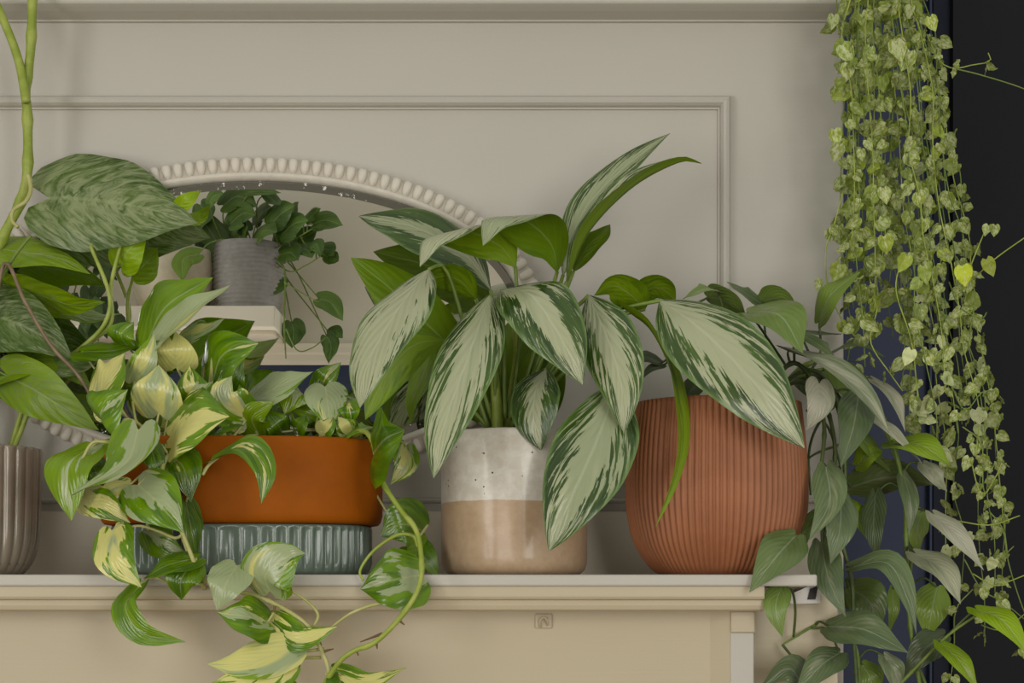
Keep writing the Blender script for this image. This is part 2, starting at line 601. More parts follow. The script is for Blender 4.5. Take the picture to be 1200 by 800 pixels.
mpart('return_panel', box_mesh('return_panel', x2 - .004, P(980, 0, YFR + .06).x, YFR + .05, YW - .002, -1.0, -0.014, 0.001))

# small moulded hook plate stuck on the frieze, and the bracket below the shelf end
hk = thing('adhesive_hook', 'small cream painted hook on the frieze below the white pot', 'hook', P(637, 728, YFR + .014))
link('hook_plate', box_mesh('hook_plate', -.010, .010, -.0025, 0.0005, -.008, .009, .002, 3), M['paint_shelf'], hk)
pts = catmull([(-.004, -.003, -.006), (-.004, -.008, .001), (0, -.009, .005), (.004, -.008, .001), (.004, -.004, -.004)], 20)
link('hook', tube_mesh('hook', pts, .0013, .0011, 7), M['paint_shelf'], hk)
br = thing('shelf_bracket', 'small white bracket with a dark slot under the shelf end by the trailing leaves', 'bracket', P(948, 693, -0.058))
link('plate', extrude_profile('plate', [(-.028, -.006), (.013, .012), (.013, -.013), (-.020, -.014)], [((0, 0, 0), (1, 0, 0), (0, 0, 1)), ((0, .0205, 0), (1, 0, 0), (0, 0, 1))]), M['metal'], br, smooth=False)
link('slot', extrude_profile('slot', [(.001, .003), (.010, .007), (.007, -.009), (-.002, -.009)], [((0, -.002, 0), (1, 0, 0), (0, 0, 1)), ((0, .01, 0), (1, 0, 0), (0, 0, 1))]), M['black'], br, smooth=False)

# ------------------------------------------------------------------ oval mirror
YM = 0.118
mc = P(300, 374, YM)
ma, mb = px2m(340, YM), px2m(190, YM)
mir = thing('oval_mirror', 'oval wall mirror in a white beaded plaster frame behind the plants', 'mirror', mc)


def ell(a, b, y, n=160):
    return [Vector((a * math.cos(2 * math.pi * i / n), y, b * math.sin(2 * math.pi * i / n))) for i in range(n)]


def ring_mesh(name, rings):
    n = len(rings[0]); verts = [v for r in rings for v in r]; faces = []
    for k in range(len(rings) - 1):
        for i in range(n):
            j = (i + 1) % n
            faces.append((k * n + i, k * n + j, (k + 1) * n + j, (k + 1) * n + i))
    me = mesh_from(verts, faces, name)
    bm = bmesh.new(); bm.from_mesh(me)
    bmesh.ops.recalc_face_normals(bm, faces=bm.faces)
    bm.to_mesh(me); bm.free()
    return me


q = px2m(1, YM)
gi = 27 * q
rings = [ell(ma - 2 * q, mb - 2 * q, .021), ell(ma - 2 * q, mb - 2 * q, .002), ell(ma - 5 * q, mb - 5 * q, -.001), ell(ma - 18 * q, mb - 18 * q, -.002),
         ell(ma - 19 * q, mb - 19 * q, -.006), ell(ma - 21 * q, mb - 21 * q, -.0075), ell(ma - 24 * q, mb - 24 * q, -.0065), ell(ma - gi, mb - gi, -.002),
         ell(ma - gi, mb - gi, .010), ell(ma - 10 * q, mb - 10 * q, .021), ell(ma - 2 * q, mb - 2 * q, .021)]
link('frame', ring_mesh('frame', rings), M['frame'], mir)
gb = gi + 10 * q
rings = [ell(ma - gi + .001, mb - gi + .001, .0038), ell(ma - gb, mb - gb, .0035)]
link('bevel', ring_mesh('bevel', rings), M['bevel'], mir, smooth=False)
gl = ell(ma - gb, mb - gb, .0035)
verts = gl + [v + Vector((0, .006, 0)) for v in gl]
n = len(gl)
faces = [tuple(range(n)), tuple(range(2 * n - 1, n - 1, -1))] + [(i, i + n, (i + 1) % n + n, (i + 1) % n) for i in range(n)]
gm = mesh_from(verts, faces, 'glass')
bm = bmesh.new(); bm.from_mesh(gm); bmesh.ops.recalc_face_normals(bm, faces=bm.faces); bm.to_mesh(gm); bm.free()
link('glass', gm, M['mirror'], mir, smooth=False)
# one bead: fat rounded lobe that narrows towards the glass
bm = bmesh.new()
bmesh.ops.create_uvsphere(bm, u_segments=12, v_segments=8, radius=1)
for v in bm.verts:
    x, y, z = [math.copysign(abs(c) ** 0.78, c) for c in v.co]
    wv = 0.84 + 0.16 * z
    v.co = Vector((x * 6.5 * q * wv, y * 5.2 * q - (0.8 * q if z > 0 else 0), z * 9.2 * q))
bead = bpy.data.meshes.new('bead'); bm.to_mesh(bead); bm.free()
bead.materials.append(M['frame'])
# equal arc spacing
dense = ell(ma - 9.5 * q, mb - 9.5 * q, -.002, 3000)
acc = [0]
for i in range(3000):
    acc.append(acc[-1] + (dense[(i + 1) % 3000] - dense[i]).length)
nb = round(acc[-1] / (13.6 * q))
j = 0
for k in range(nb):
    s = acc[-1] * k / nb
    while acc[j + 1] < s:
        j += 1
    p = dense[j]
    th = 2 * math.pi * j / 3000
    nx, nz = math.cos(th) / ma, math.sin(th) / mb
    o = link('bead', bead, None, mir, p)
    o.rotation_euler = (0, math.atan2(nx, nz), 0)

# ------------------------------------------------------------------ leaf builder
CAM = Vector((0, -D, CZ))


def table(pts):
    xs = np.array([p[0] for p in pts]); ys = np.array([p[1] for p in pts])
    d = np.gradient(ys, xs)
    def f(t):
        i = int(min(len(xs) - 2, max(0, np.searchsorted(xs, t) - 1)))
        h = xs[i + 1] - xs[i]; q = (t - xs[i]) / h
        return float(max(0, (2*q**3-3*q*q+1)*ys[i] + (q**3-2*q*q+q)*h*d[i] + (-2*q**3+3*q*q)*ys[i+1] + (q**3-q*q)*h*d[i+1]))
    return f


WT = {'heart': table([(0, .86), (.08, .95), (.18, .99), (.28, 1), (.45, .93), (.6, .75), (.75, .49), (.87, .25), (.95, .09), (1, 0)]),
      'long': table([(0, .56), (.08, .78), (.2, .95), (.32, 1), (.5, .88), (.7, .57), (.85, .28), (.95, .09), (1, 0)]),
      'lance': table([(0, .05), (.06, .34), (.18, .72), (.33, .96), (.44, 1), (.6, .92), (.75, .69), (.87, .40), (.95, .17), (1, 0)])}


def profile_w(kind, t):
    return WT[kind](t) if t < 1 else 0.0


LOBE = {'lance': 0.0, 'heart': 0.13, 'long': 0.09}


def leaf_geo(mid, W, normal_mid, kind, fold=12, droop=0.18, wave=0.02, twist=0, seed=0, nu=8, thick=0.0005, lobe=None):
    """mid: list of world points (base -> tip). Returns vertices, faces, uvs, face material flags"""
    r = random.Random(seed)
    n = len(mid) - 1
    T = []
    for i in range(n + 1):
        d = mid[min(i + 1, n)] - mid[max(i - 1, 0)]
        T.append(d.normalized())
    k0 = int(n * 0.45)
    N = [None] * (n + 1)
    nm = normal_mid - T[k0] * normal_mid.dot(T[k0])
    if nm.length < 1e-4:
        nm = Vector((0, 0, 1)) - T[k0] * T[k0].z
    N[k0] = nm.normalized()
    for i in range(k0 + 1, n + 1):
        N[i] = (N[i - 1] - T[i] * N[i - 1].dot(T[i])).normalized()
    for i in range(k0 - 1, -1, -1):
        N[i] = (N[i + 1] - T[i] * N[i + 1].dot(T[i])).normalized()
    L = sum((mid[i + 1] - mid[i]).length for i in range(n))
    lb = LOBE[kind] if lobe is None else lobe
    f1, f2 = r.uniform(1.5, 2.6), r.uniform(1.5, 2.6)
    p1, p2 = r.uniform(0, 6.28), r.uniform(0, 6.28)
    fo = math.radians(fold)
    top, bot, uv = [], [], []
    for i in range(n + 1):
        t = i / n
        w = profile_w(kind, t) * W / 2
        tw = math.radians(twist) * (t - 0.45)
        Nn = Matrix.Rotation(tw, 3, T[i]) @ N[i]
        B = T[i].cross(Nn).normalized()
        for jx in range(-nu // 2, nu // 2 + 1):
            u = jx / (nu / 2)
            au = abs(u)
            f, ph = (f1, p1) if u > 0 else (f2, p2)
            h = au * w * math.sin(fo) - droop * au * au * w + wave * W * au ** 1.5 * math.sin(6.28 * f * t + ph) * min(1, 4 * t * (1 - t) + .15)
            back = lb * L * (1 - t) ** 2.2 * math.sin(au ** 0.85 * math.pi) ** 0.8
            p = mid[i] + B * (u * w * math.cos(fo)) + Nn * h - T[i] * back
            top.append(p)
            th = thick * (1 - au ** 4) * (1.6 if jx == 0 else 1)
            bot.append(p - Nn * th)
            uv.append((0.5 + u / 2, t))
    m = nu + 1
    faces, fm = [], []
    for i in range(n):
        for jx in range(nu):
            a = i * m + jx
            faces.append((a, a + 1, a + m + 1, a + m)); fm.append(0)
    off = len(top)
    for i in range(n):
        for jx in range(nu):
            a = off + i * m + jx
            faces.append((a, a + m, a + m + 1, a + 1)); fm.append(1)
    return top + bot, faces, uv + uv, fm


def leaf_mesh(name, geo, origin, flip_check=None):
    verts, faces, uv, fm = geo
    me = mesh_from([v - origin for v in verts], faces, name)
    ul = me.uv_layers.new(name='UVMap')
    vi = np.empty(len(me.loops), dtype=np.int32)
    me.loops.foreach_get('vertex_index', vi)
    ul.data.foreach_set('uv', np.array(uv, dtype=np.float32)[vi].ravel())
    me.polygons.foreach_set('material_index', np.array(fm, dtype=np.int32))
    return me


class Plant:
    def __init__(self, root, mats, stem, kind='heart', R=None):
        self.root, self.mats, self.stem, self.kind = root, mats, stem, kind
        self.vines = []
        self.count = 0
        self.conv = R or P

    def pts(self, txt, y0, y1, bow=0.0):
        xy = [tuple(float(c) for c in q.split(',')) for q in txt.split()]
        m = len(xy)
        out = []
        for i, p in enumerate(xy):
            t = i / (m - 1)
            Y = p[2] if len(p) > 2 else y0 + (y1 - y0) * t - bow * 4 * t * (1 - t)
            out.append(self.conv(p[0], p[1], Y))
        return out

    def vine(self, txt, y0, y1, r0=0.0026, r1=0.0018, mat=None, nodes=True, name='stem', bow=0.0):
        pts = catmull(self.pts(txt, y0, y1, bow), 60)
        nl = sum((b - a).length for a, b in zip(pts, pts[1:]))
        nd = None
        if nodes:
            c = max(1, int(nl / 0.05))
            nd = [(i + .5) / c for i in range(c)]
        me = tube_mesh(name, [p - pts[0] for p in pts], r0, r1, 7, nd)
        o = link(name, me, mat or self.stem)
        place(o, self.root, pts[0])
        self.vines += pts
        return o

    def leaf(self, txt, y0, y1, w, face=(-.15, 1, .35), v=0.5, g=1.0, l=0.0, kind=None, fold=10, droop=.2, wave=.025, twist=0,
             pet=None, bow=0.012, pr=0.0013, pmat=None, nseg=18, lobe=None, mats=None, anchor=None, petiole=True):
        self.count += 1
        kind = kind or self.kind
        cp = self.pts(txt, y0, y1, bow)
        mid = catmull(cp, nseg)
        nm = Vector((face[0], -face[1], face[2])).normalized()
        k0 = int(nseg * .45)
        Tm = (mid[k0 + 1] - mid[k0 - 1]).normalized()
        view = (CAM - mid[k0]) if self.conv is P else Vector((0, 1, 0))
        if kind == 'heart':
            w = w * 1.14
        vw = (view - Tm * view.dot(Tm)).normalized()
        nn = (nm - Tm * nm.dot(Tm)).normalized()
        c = max(0.5, abs(vw.dot(nn)))
        sc = (mid[k0] - self.conv(0, 0, 0)).length
        wm = (self.conv(100, 0, mid[k0].y) - self.conv(0, 0, mid[k0].y)).length / 100 * w / c
        geo = leaf_geo(mid, wm, nm, kind, fold, droop, wave, twist, self.count * 7 + 3, 8, lobe=lobe)
        me = leaf_mesh('leaf', geo, mid[0])
        o = link('leaf', me, mats or self.mats)
        o.color = (v, g, l, 1)
        place(o, self.root, mid[0])
        if petiole:
            b = mid[0]
            if pet:
                pp = self.pts(pet, anchor if anchor is not None else y0, y0)
                pp[-1] = b
                pp = catmull(pp, 18)
            else:
                best = None
                for q in self.vines:
                    d = (q - b).length
                    if best is None or d < best[0]:
                        best = (d, q)
                if best and best[0] < 0.085 and self.kind != 'lance':
                    a = best[1]
                else:
                    a = self.soil_point(b)
                Tb = (mid[2] - mid[0]).normalized()
                d = (b - a).length
                c1 = a.lerp(b, .5) + Vector((0, 0, d * .18)) - Tb * d * .15
                pp = catmull([a, c1, b], 18)
            me = tube_mesh('petiole', [p - b for p in pp], pr * 1.25, pr, 6)
            po = link('petiole', me, pmat or self.stem)
            place(po, o, b)
        return o

    def soil_point(self, b):
        c, rx, ry = self.soil
        dx = max(-rx, min(rx, (b.x - c.x) * .55))
        return Vector((c.x + dx, c.y + max(-ry, min(ry, (b.y - c.y) * .4)), c.z))


# ------------------------------------------------------------------ pots
def lathe(name, prof, seg=96, radial=None, ax=1.0, ay=1.0, power=2.0):
    """prof: list of (r, z, flute_depth)"""
    verts, faces = [], []
    for pf in prof:
        r, z = pf[0], pf[1]
        dep = pf[2] if len(pf) > 2 else 0
        for i in range(seg):
            a = 2 * math.pi * i / seg
            c, s = math.cos(a), math.sin(a)
            e = 2 / power
            x = math.copysign(abs(c) ** e, c) * ax
            y = math.copysign(abs(s) ** e, s) * ay
            rr = r + (radial(a, z) * dep if radial and dep else 0)
            if ax != 1.0 or ay != 1.0:
                # offset outline: scale ellipse axes by r (metres) as inset
                x = math.copysign(abs(c) ** e, c) * (ax + rr)
                y = math.copysign(abs(s) ** e, s) * (ay + rr)
                verts.append((x, y, z))
            else:
                verts.append((x * rr, y * rr, z))
    n = len(prof)
    for k in range(n - 1):
        for i in range(seg):
            j = (i + 1) % seg
            faces.append((k * seg + i, k * seg + j, (k + 1) * seg + j, (k + 1) * seg + i))
    faces.append(tuple(range(seg - 1, -1, -1)))
    faces.append(tuple((n - 1) * seg + i for i in range(seg)))
    me = mesh_from(verts, faces, name)
    return me


def smooth_prof(pts, n):
    vs = catmull([Vector((p[0], 0, p[1])) for p in pts], n)
    return [(v.x, v.z) for v in vs]


def soil_disc(parent, z, rx, ry, power=2.0, loc=(0, 0, 0)):
    seg = 40
    r = random.Random(3)
    verts = [(0, 0, z + .004)]
    faces = []
    rings = 6
    for k in range(1, rings + 1):
        f = k / rings
        for i in range(seg):
            a = 2 * math.pi * i / seg
            c, s = math.cos(a), math.sin(a)
            e = 2 / power
            verts.append((math.copysign(abs(c) ** e, c) * rx * f, math.copysign(abs(s) ** e, s) * ry * f, z + (r.uniform(-.003, .003) if k < rings else 0)))
    for i in range(seg):
        faces.append((0, 1 + i, 1 + (i + 1) % seg))
    for k in range(rings - 1):
        for i in range(seg):
            j = (i + 1) % seg
            a = 1 + k * seg
            faces.append((a + i, a + seg + i, a + seg + j, a + j))
    o = link('soil', mesh_from(verts, faces, 'soil'), M['soil'], parent, loc)
    return o


UP = (0, 0, 1)

# ---- white and beige glazed pot with the silver-leaved plant
Yp = 0.0
r = px2m(85.5, Yp)
bx = P(602.5, 0, Yp).x
ag = thing('potted_aglaonema', 'silver and green leaved plant in a two-tone white and beige glazed pot', 'potted plant', (bx, Yp, 0))
H = 0.1655
prof = [(0.02, 0.0), (r - .014, 0), (r - .008, .0015), (r - .003, .006), (r - .0008, .013), (r, .022), (r, H * .5), (r, H - .004), (r - .001, H - .001), (r - .003, H),
        (r - .005, H - .001), (r - .006, H - .004), (r - .006, H - .04), (r - .01, 0.012), (0.02, .012)]
link('pot', lathe('pot', prof, 96), M['glaze'], ag)
soil_disc(ag, H - .014, r - .0065, r - .0065)
A = Plant(ag, [M['aglao'], M['aglao_under']], M['stem_green'], 'lance')
A.soil = (Vector((P(582, 0, Yp).x, Yp, H - .014)), .022, .02)

# crown stems
for (a, b, y0, y1, r0, r1) in (("584,510 582,470 578,430 572,395", "", 0, -.01, .0075, .0045), ("592,510 600,460 605,420 604,385", "", .01, 0, .006, .0035),
                               ("574,510 566,475 560,440 556,410", "", 0.012, .01, .006, .0035), ("600,510 612,470 630,430 648,390", "", .02, .02, .006, .003)):
    A.vine(a, y0, y1, r0, r1, M['stem_lime'] if y0 < .02 else M['stem_green'], False)


def ag_leaf(txt, y0, y1, w, face, pet=None, anchor=0.0, **k):
    k.setdefault('pr', .0022)
    k.setdefault('nseg', 24)
    k.setdefault('droop', .25)
    return A.leaf(txt, y0, y1, w, face, pet=pet, anchor=anchor, **k)


up = dict(v=0.5)
# behind
ag_leaf("548,425 515,393 455,335 411,302", .05, .03, 66, (.35, -1, .6), pet="572,500 565,470 548,425", g=1.0)
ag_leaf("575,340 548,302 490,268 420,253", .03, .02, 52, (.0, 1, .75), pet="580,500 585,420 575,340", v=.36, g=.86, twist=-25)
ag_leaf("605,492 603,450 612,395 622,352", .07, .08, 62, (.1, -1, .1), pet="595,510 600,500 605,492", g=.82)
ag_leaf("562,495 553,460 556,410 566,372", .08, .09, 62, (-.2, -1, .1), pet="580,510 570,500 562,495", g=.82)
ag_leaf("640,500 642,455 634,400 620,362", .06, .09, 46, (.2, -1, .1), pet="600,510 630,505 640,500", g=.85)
ag_leaf("520,398 484,405 452,440 428,492", -.01, -.05, 50, (.35, -.9, .5), pet="572,500 550,440 520,398", g=1.05)
ag_leaf("504,418 494,445 484,470 481,497", .02, .0, 26, (.8, -.8, .2), pet="572,500 545,470 504,418", g=1.0, kind='long')
ag_leaf("640,432 628,458 626,492 634,528", -.06, -.09, 58, (-.3, 1, .3), pet="600,500 622,450 640,432", v=.38, g=.85)
# tall ones at the top
ag_leaf("672,318 690,288 705,275 715,263", .03, .04, 24, (.6, -.8, .3), pet="604,490 640,400 672,318", g=.6)
ag_leaf("660,322 680,255 722,205 785,156", .02, .03, 36, (-.75, 1, .45), pet="602,490 635,400 660,322", v=.47, fold=24)
ag_leaf("664,330 690,272 740,220 795,190 822,191", .0, -.03, 30, (-.75, .22, .6), pet="602,490 640,400 664,330", fold=36, g=1.05, droop=.1, v=.5)
ag_leaf("604,312,.0 585,287,-.02 545,270,-.07 508,280,-.115 492,313,-.125", .0, -.1, 40, (-.25, -.35, 1), pet="598,490 608,400 604,312", fold=4, droop=.3, v=.6, g=1.05, twist=-95)
ag_leaf("653,318,.02 645,285,.0 616,258,-.05 582,256,-.11 566,288,-.125", .0, -.11, 52, (-.2, -.35, 1), pet="602,490 630,400 653,318", fold=4, droop=.3, v=.6, g=1.05, twist=-95)
ag_leaf("558,350 538,328 510,325 480,362", .01, -.04, 32, (-.5, -.5, .8), pet="578,490 575,410 558,350", g=.95)
ag_leaf("756,362 738,344 718,334 696,346", -.02, -.06, 40, (-.1, -.75, .8), pet="608,490 680,385 756,362", g=.95)
ag_leaf("742,350 760,338 776,338 792,352", .0, .0, 30, (.2, -.8, .8), pet="608,490 670,390 742,350", g=.75)
# front, hanging
ag_leaf("502,316 465,365 432,425 422,478", -.06, -.14, 62, (-.55, 1, .5), pet="576,490 545,385 522,315 502,316", v=.56, bow=.02, g=1.0)
ag_leaf("574,346 552,410 520,500 508,561", -.05, -.16, 72, (-.25, 1, .3), pet="580,490 580,400 574,346", v=.50, bow=.03, fold=12)
ag_leaf("690,346 712,395 728,450 731,507", -.05, -.13, 70, (-.3, 1, .35), pet="606,490 650,390 690,346", v=.47, bow=.02)
ag_leaf("588,340 622,346 658,398 683,451", -.05, -.14, 80, (.0, 1, .5), pet="592,490 590,390 588,340", v=.44, bow=.03, fold=8)
ag_leaf("722,450 702,510 672,578 643,646", -.08, -.16, 98, (-.1, 1, .3), pet="606,490 690,415 722,450", v=.475, bow=.02, g=.97)
ag_leaf("774,352 820,385 885,450 943,525", -.06, -.15, 96, (-.05, 1, .4), pet="608,490 690,375 735,360 774,352", v=.475, bow=.03, fold=6)
ag_leaf("738,366 764,388 788,440 799,510 790,562 768,618", -.05, -.13, 20, (.85, .5, .2), pet="608,490 690,388 738,366", v=.3, l=.75, g=1.0, fold=30, kind='long', mats=[M['aglao_under'], M['aglao_under']], twist=40)

# ---- ribbed terracotta pot with blue-green trailing plant
Yt = 0.0
tx = P(839.5, 0, Yt).x
tp = thing('potted_trailing_pothos', 'blue-green trailing plant in a ribbed terracotta pot at the shelf end', 'potted plant', (tx, Yt, 0))
s = .001
side = smooth_prof([(66, 0), (79, 10), (96, 36), (105, 72), (106.5, 105), (104.5, 145), (100.5, 182), (98.5, 200)], 34)
nr = 84


def ribs(a, z):
    return abs(math.sin(nr * a / 2)) ** 0.7 - 1.0


H = .200
prof = [(.02, 0), (.060, 0)]
for (pr_, pz) in side:
    f = min(1, pz / 12, (200 - pz) / 5 + .15)
    prof.append((pr_ * s, pz * s, .0036 * max(.15, f)))
prof += [(.0945, H + .0005), (.092, H - .001), (.091, H - .006), (.095, H - .05), (.098, .1), (.06, .014), (.02, .012)]
link('pot', lathe('pot', prof, nr * 6, ribs), M['terracotta'], tp)
soil_disc(tp, H - .02, .0915, .0915)
Cb = Plant(tp, [M['cebu'], M['cebu']], M['stem_dark'], 'long')
Cb.soil = (Vector((tx, Yt, H - .02)), .07, .06)
Cb.vine("880,490 905,450 930,425 955,450 966,500 962,560 964,640", .0, -.05, .003, .002)
Cb.vine("890,490 930,440 965,440 985,490 990,560 984,620 998,680 1000,740 1005,815", .02, -.02, .003, .0022)
Cb.vine("885,490 925,450 960,460 978,520 972,590 960,660", .03, .0, .0028, .002)
Cb.vine("895,490 940,430 1000,430 1040,500 1058,570 1062,640 1066,730 1080,815", .04, .02, .003, .0024, M['stem_green'])
Cb.vine("890,490 940,440 1000,440 1040,510 1068,600 1066,690 1070,760 1090,815", .05, .03, .0028, .002, M['stem_green'])
Cb.vine("985,520 950,535 932,560 930,520", .03, .0, .0016, .001)
Cb.vine("945,480 970,500 985,545", .02, .03, .0016, .0014)
Cb.vine("984,470 960,495 948,530 950,580", .03, .02, .0018, .0014)
Cb.vine("1000,728 970,726 950,735 932,746 917,755", -.02, -.06, .0024, .0012, M['stem_green'])
Cb.vine("1045,812 1075,780 1110,745 1145,720", .0, -.03, .0022, .0015, M['stem_green'])
Cb.vine("1008,815 1003,760 985,735 972,690", .0, -.02, .0026, .002, M['stem_green'])
Cb.vine("880,490 850,470 800,460 790,420", .02, .03, .002, .001)
dk = dict(g=.72)


def cb(txt, y0, y1, w, face=(-.1, 1, .3), **k):
    k.setdefault('fold', 16)
    k.setdefault('wave', .02)
    return Cb.leaf(txt, y0, y1, w, face, **k)


cb("842,343 826,338 800,350", .0, -.02, 17, (.1, .5, 1), v=.6, g=1.2, l=.25)
cb("830,348 850,352 876,372", .03, .02, 28, (.3, -.6, .9), l=.35, g=.8)
cb("892,356 872,342 852,330", .03, .03, 15, (-.4, .6, .8), g=.9)
cb("893,352 915,350 937,374", .03, .01, 26, (.2, -.7, .8), l=.4, g=.8)
cb("876,366 914,370 941,414", -.02, -.08, 46, (.1, .9, .8), v=.5, g=1.05, l=.28)
cb("960,376 974,345 1009,318", .03, .0, 28, (-.5, .8, .5), l=.5, g=.86, pet="945,440 961,415 960,376", anchor=.03)
cb("941,388 964,391 986,391", .04, .04, 11, (0, .4, 1), g=.75)
cb("938,390 962,406 984,427", .0, -.03, 20, (.5, .7, .6), g=.95)
cb("974,414 1004,402 1038,419", .04, .02, 22, (.1, .5, 1), g=.9)
cb("924,411 962,425 1010,458 1042,507", -.02, -.09, 26, (.35, .8, .9), v=.75, g=1.0, fold=26, twist=40)
cb("1022,444 1048,466 1061,506", .04, .0, 15, (.5, .9, .6), v=.95)
cb("1018,487 1048,507 1081,543", .02, -.02, 13, (.4, .9, .8), v=1.0)
cb("960,449 960,475 945,504", -.05, -.07, 32, (.2, 1, .5), v=.95, g=1.02, kind='heart')
cb("1006,462 1000,500 985,548", -.04, -.09, 46, (.0, 1, .15), g=.82)
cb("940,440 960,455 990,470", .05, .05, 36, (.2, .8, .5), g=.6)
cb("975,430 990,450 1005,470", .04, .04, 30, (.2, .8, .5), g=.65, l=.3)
cb("968,547 972,588 948,633", -.06, -.1, 42, (-.35, 1, .4), v=.55, g=1.0)
cb("986,582 984,620 973,661", -.05, -.08, 42, (.2, 1, .3), v=.4, g=.95)
cb("932,628 910,652 878,694", -.09, -.14, 54, (-.2, 1, .3), g=.92, l=.12, pet="962,610 950,622 932,628", anchor=-.05)
cb("916,687 909,712 917,747", -.1, -.12, 33, (-.1, 1, .35), g=1.1, l=.3, pet="930,746 932,715 928,692 916,687", anchor=-.06)
cb("962,636 972,680 991,723", -.05, -.09, 42, (-.3, 1, .25), g=.88)
cb("972,734 1014,738 1065,765", -.06, -.12, 46, (-.1, 1, .55), g=.86)
cb("945,815 925,783 890,806", -.06, -.1, 40, (-.1, 1, .4), g=.82)
cb("984,765 962,780 930,815", -.07, -.11, 42, (-.3, 1, .4), g=.86)
cb("1000,664 1040,660 1062,698 1074,743", -.04, -.1, 34, (.15, .9, .7), v=.55, g=1.05, fold=24, twist=-30)
cb("993,688 1018,704 1032,738", .03, .01, 52, (.1, 1, .2), g=.62, l=.3)
cb("1046,518 1080,522 1115,546", .02, -.03, 34, (.2, .8, .8), l=.85, g=.98)
cb("997,570 1045,558 1094,568", .07, .06, 44, (.1, -.9, .6), l=.2, g=.6)
cb("1004,545 1020,530 1036,528", .05, .04, 28, (-.2, .8, .4), l=.8, g=.9)
cb("1000,500 1016,520 1046,556", .05, .05, 18, (.3, .8, .6), g=.9, l=.4)
cb("992,585 1005,600 1020,638", .05, .04, 20, (.5, .8, .2), l=.9, g=.9)
cb("1026,578 1024,618 1028,658", .03, .01, 30, (-.6, .9, .1), g=.66, v=.4)
cb("1058,555 1067,590 1065,628", .03, .0, 22, (.3, 1, .2), g=.95, v=.6)
cb("1094,602 1122,628 1153,668", .0, -.06, 26, (.25, .9, .7), v=1.0, g=1.0)
cb("1072,648 1106,668 1126,708", .0, -.05, 32, (.2, .9, .7), v=.95, g=1.0)
cb("1082,543 1098,560 1110,576", .03, .02, 22, (.3, .9, .4), v=.9)
cb("1080,600 1074,625 1076,650", .04, .04, 26, (.3, 1, .2), g=.85, l=.5)
cb("1098,688 1092,715 1086,750", .04, .03, 44, (.1, -.9, .3), l=.6, g=.9)
cb("1144,713 1176,728 1206,768", -.03, -.09, 30, (.2, .8, .8), l=1.0, g=1.08, pet="1110,745 1130,725 1144,713", anchor=-.02)
cb("1102,753 1126,776 1148,812", -.02, -.06, 24, (.4, .9, .5), l=.9, g=1.0)
cb("1106,745 1082,762 1060,796", .03, .02, 40, (.0, 1, .3), g=.62)
cb("1046,690 1047,715 1042,742", .04, .04, 15, (.4, 1, .2), l=.5, g=.85)
cb("1036,768 1048,785 1056,815", .0, .0, 26, (.3, 1, .3), v=.7)
cb("1010,778 1020,795 1024,820", .02, .02, 34, (.0, 1, .3), l=.4)
cb("955,600 945,620 943,645", -.02, -.03, 18, (-.3, 1, .2), l=.35, g=.8)
cb("775,425 755,418 742,432", .05, .05, 14, (.0, .8, .6), g=.6)
cb("778,428 762,432 748,448", .05, .04, 10, (.0, .8, .6), g=.6)
cb("800,470 818,450 842,442", .03, .02, 26, (.0, .8, .6), g=.7)

# ---- orange planter on a fluted dish, cream-variegated trailing plant
Yo = 0.012
ox = P(284.5, 0, Yo).x
ax, ay = px2m(162, Yo), 0.098
zb = P(0, 612, Yo - .09).z
zr = P(0, 510, Yo - .09).z
dish = thing('fluted_dish', 'glossy grey-green fluted dish under the orange planter', 'dish', (ox, Yo, 0))
da, db = px2m(151, Yo), 0.088
nfl = 62


def flutes(a, z):
    return abs(math.cos(nfl * a / 2)) ** 1.5 - 1.0


hd = zb
prof = [(-.06, 0), (-.012, 0), (-.006, .0015), (-.003, .005, .0005), (-.0015, .009, .0022), (0, .014, .0042), (0, .03, .0045), (0, hd - .009, .0045), (0, hd - .006, .003), (0.0, hd - .004, .0004), (-.001, hd - .0015),
        (-.003, hd - .0007), (-.006, hd - .002), (-.007, hd - .02), (-.010, .010), (-.06, .008)]
link('bowl', lathe('bowl', prof, nfl * 10, flutes, da, db, 2.5), M['greenglaze'], dish)
# planter feet sit inside the dish rim
pl = thing('potted_variegated_pothos', 'cream and green variegated trailing plant in an oblong orange clay planter', 'potted plant', (ox, Yo, zb - .0005))
h = zr - zb
prof = [(-.07, 0.0), (-.010, 0.0), (-.004, .001), (-.0012, .004), (0.001, .012), (0.001, h * .5), (0, h - .003), (-.0012, h - .0008), (-.003, h), (-.007, h), (-.009, h - .002),
        (-.010, h - .03), (-.014, .012), (-.07, .01)]
link('planter', lathe('planter', prof, 128, None, ax, ay, 2.7), M['orange'], pl)
soil_disc(pl, h - .016, ax - .0105, ay - .0105, 2.7)
B = Plant(pl, [M['pothos'], M['pothos']], M['stem_pale'], 'heart')
B.soil = (Vector((ox, Yo, zr - .016)), .12, .05)
# vines
B.vine("405,518 425,505 438,520 446,560 470,598 488,622 494,660 490,690 470,722 440,752 415,762 398,775 384,795 372,812", -.03, -.16, .0032, .0026, M['stem_lime'], bow=.075)
B.vine("490,640 484,628 465,627 438,645 422,668 426,680", -.13, -.14, .0022, .0015, M['stem_lime'], False, name='stem')
B.vine("474,720 464,708 440,708 412,718 392,732 380,742", -.15, -.16, .0022, .0014, M['stem_pale'], False)
B.vine("208,522 200,530 190,552 198,590 214,625 228,660 240,690", -.05, -.13, .0028, .0024, M['stem_pale'], bow=.06)
B.vine("214,628 232,672 258,688 300,698 335,714 362,735 378,765 386,790 380,815", -.13, -.16, .0026, .0024, M['stem_pale'], bow=.01)
B.vine("238,684 205,684 180,676 168,682", -.14, -.15, .0018, .0014, M['stem_pale'], False)
B.vine("214,626 205,630 185,622 165,616 150,618", -.135, -.15, .0018, .0014, M['stem_pale'], False)
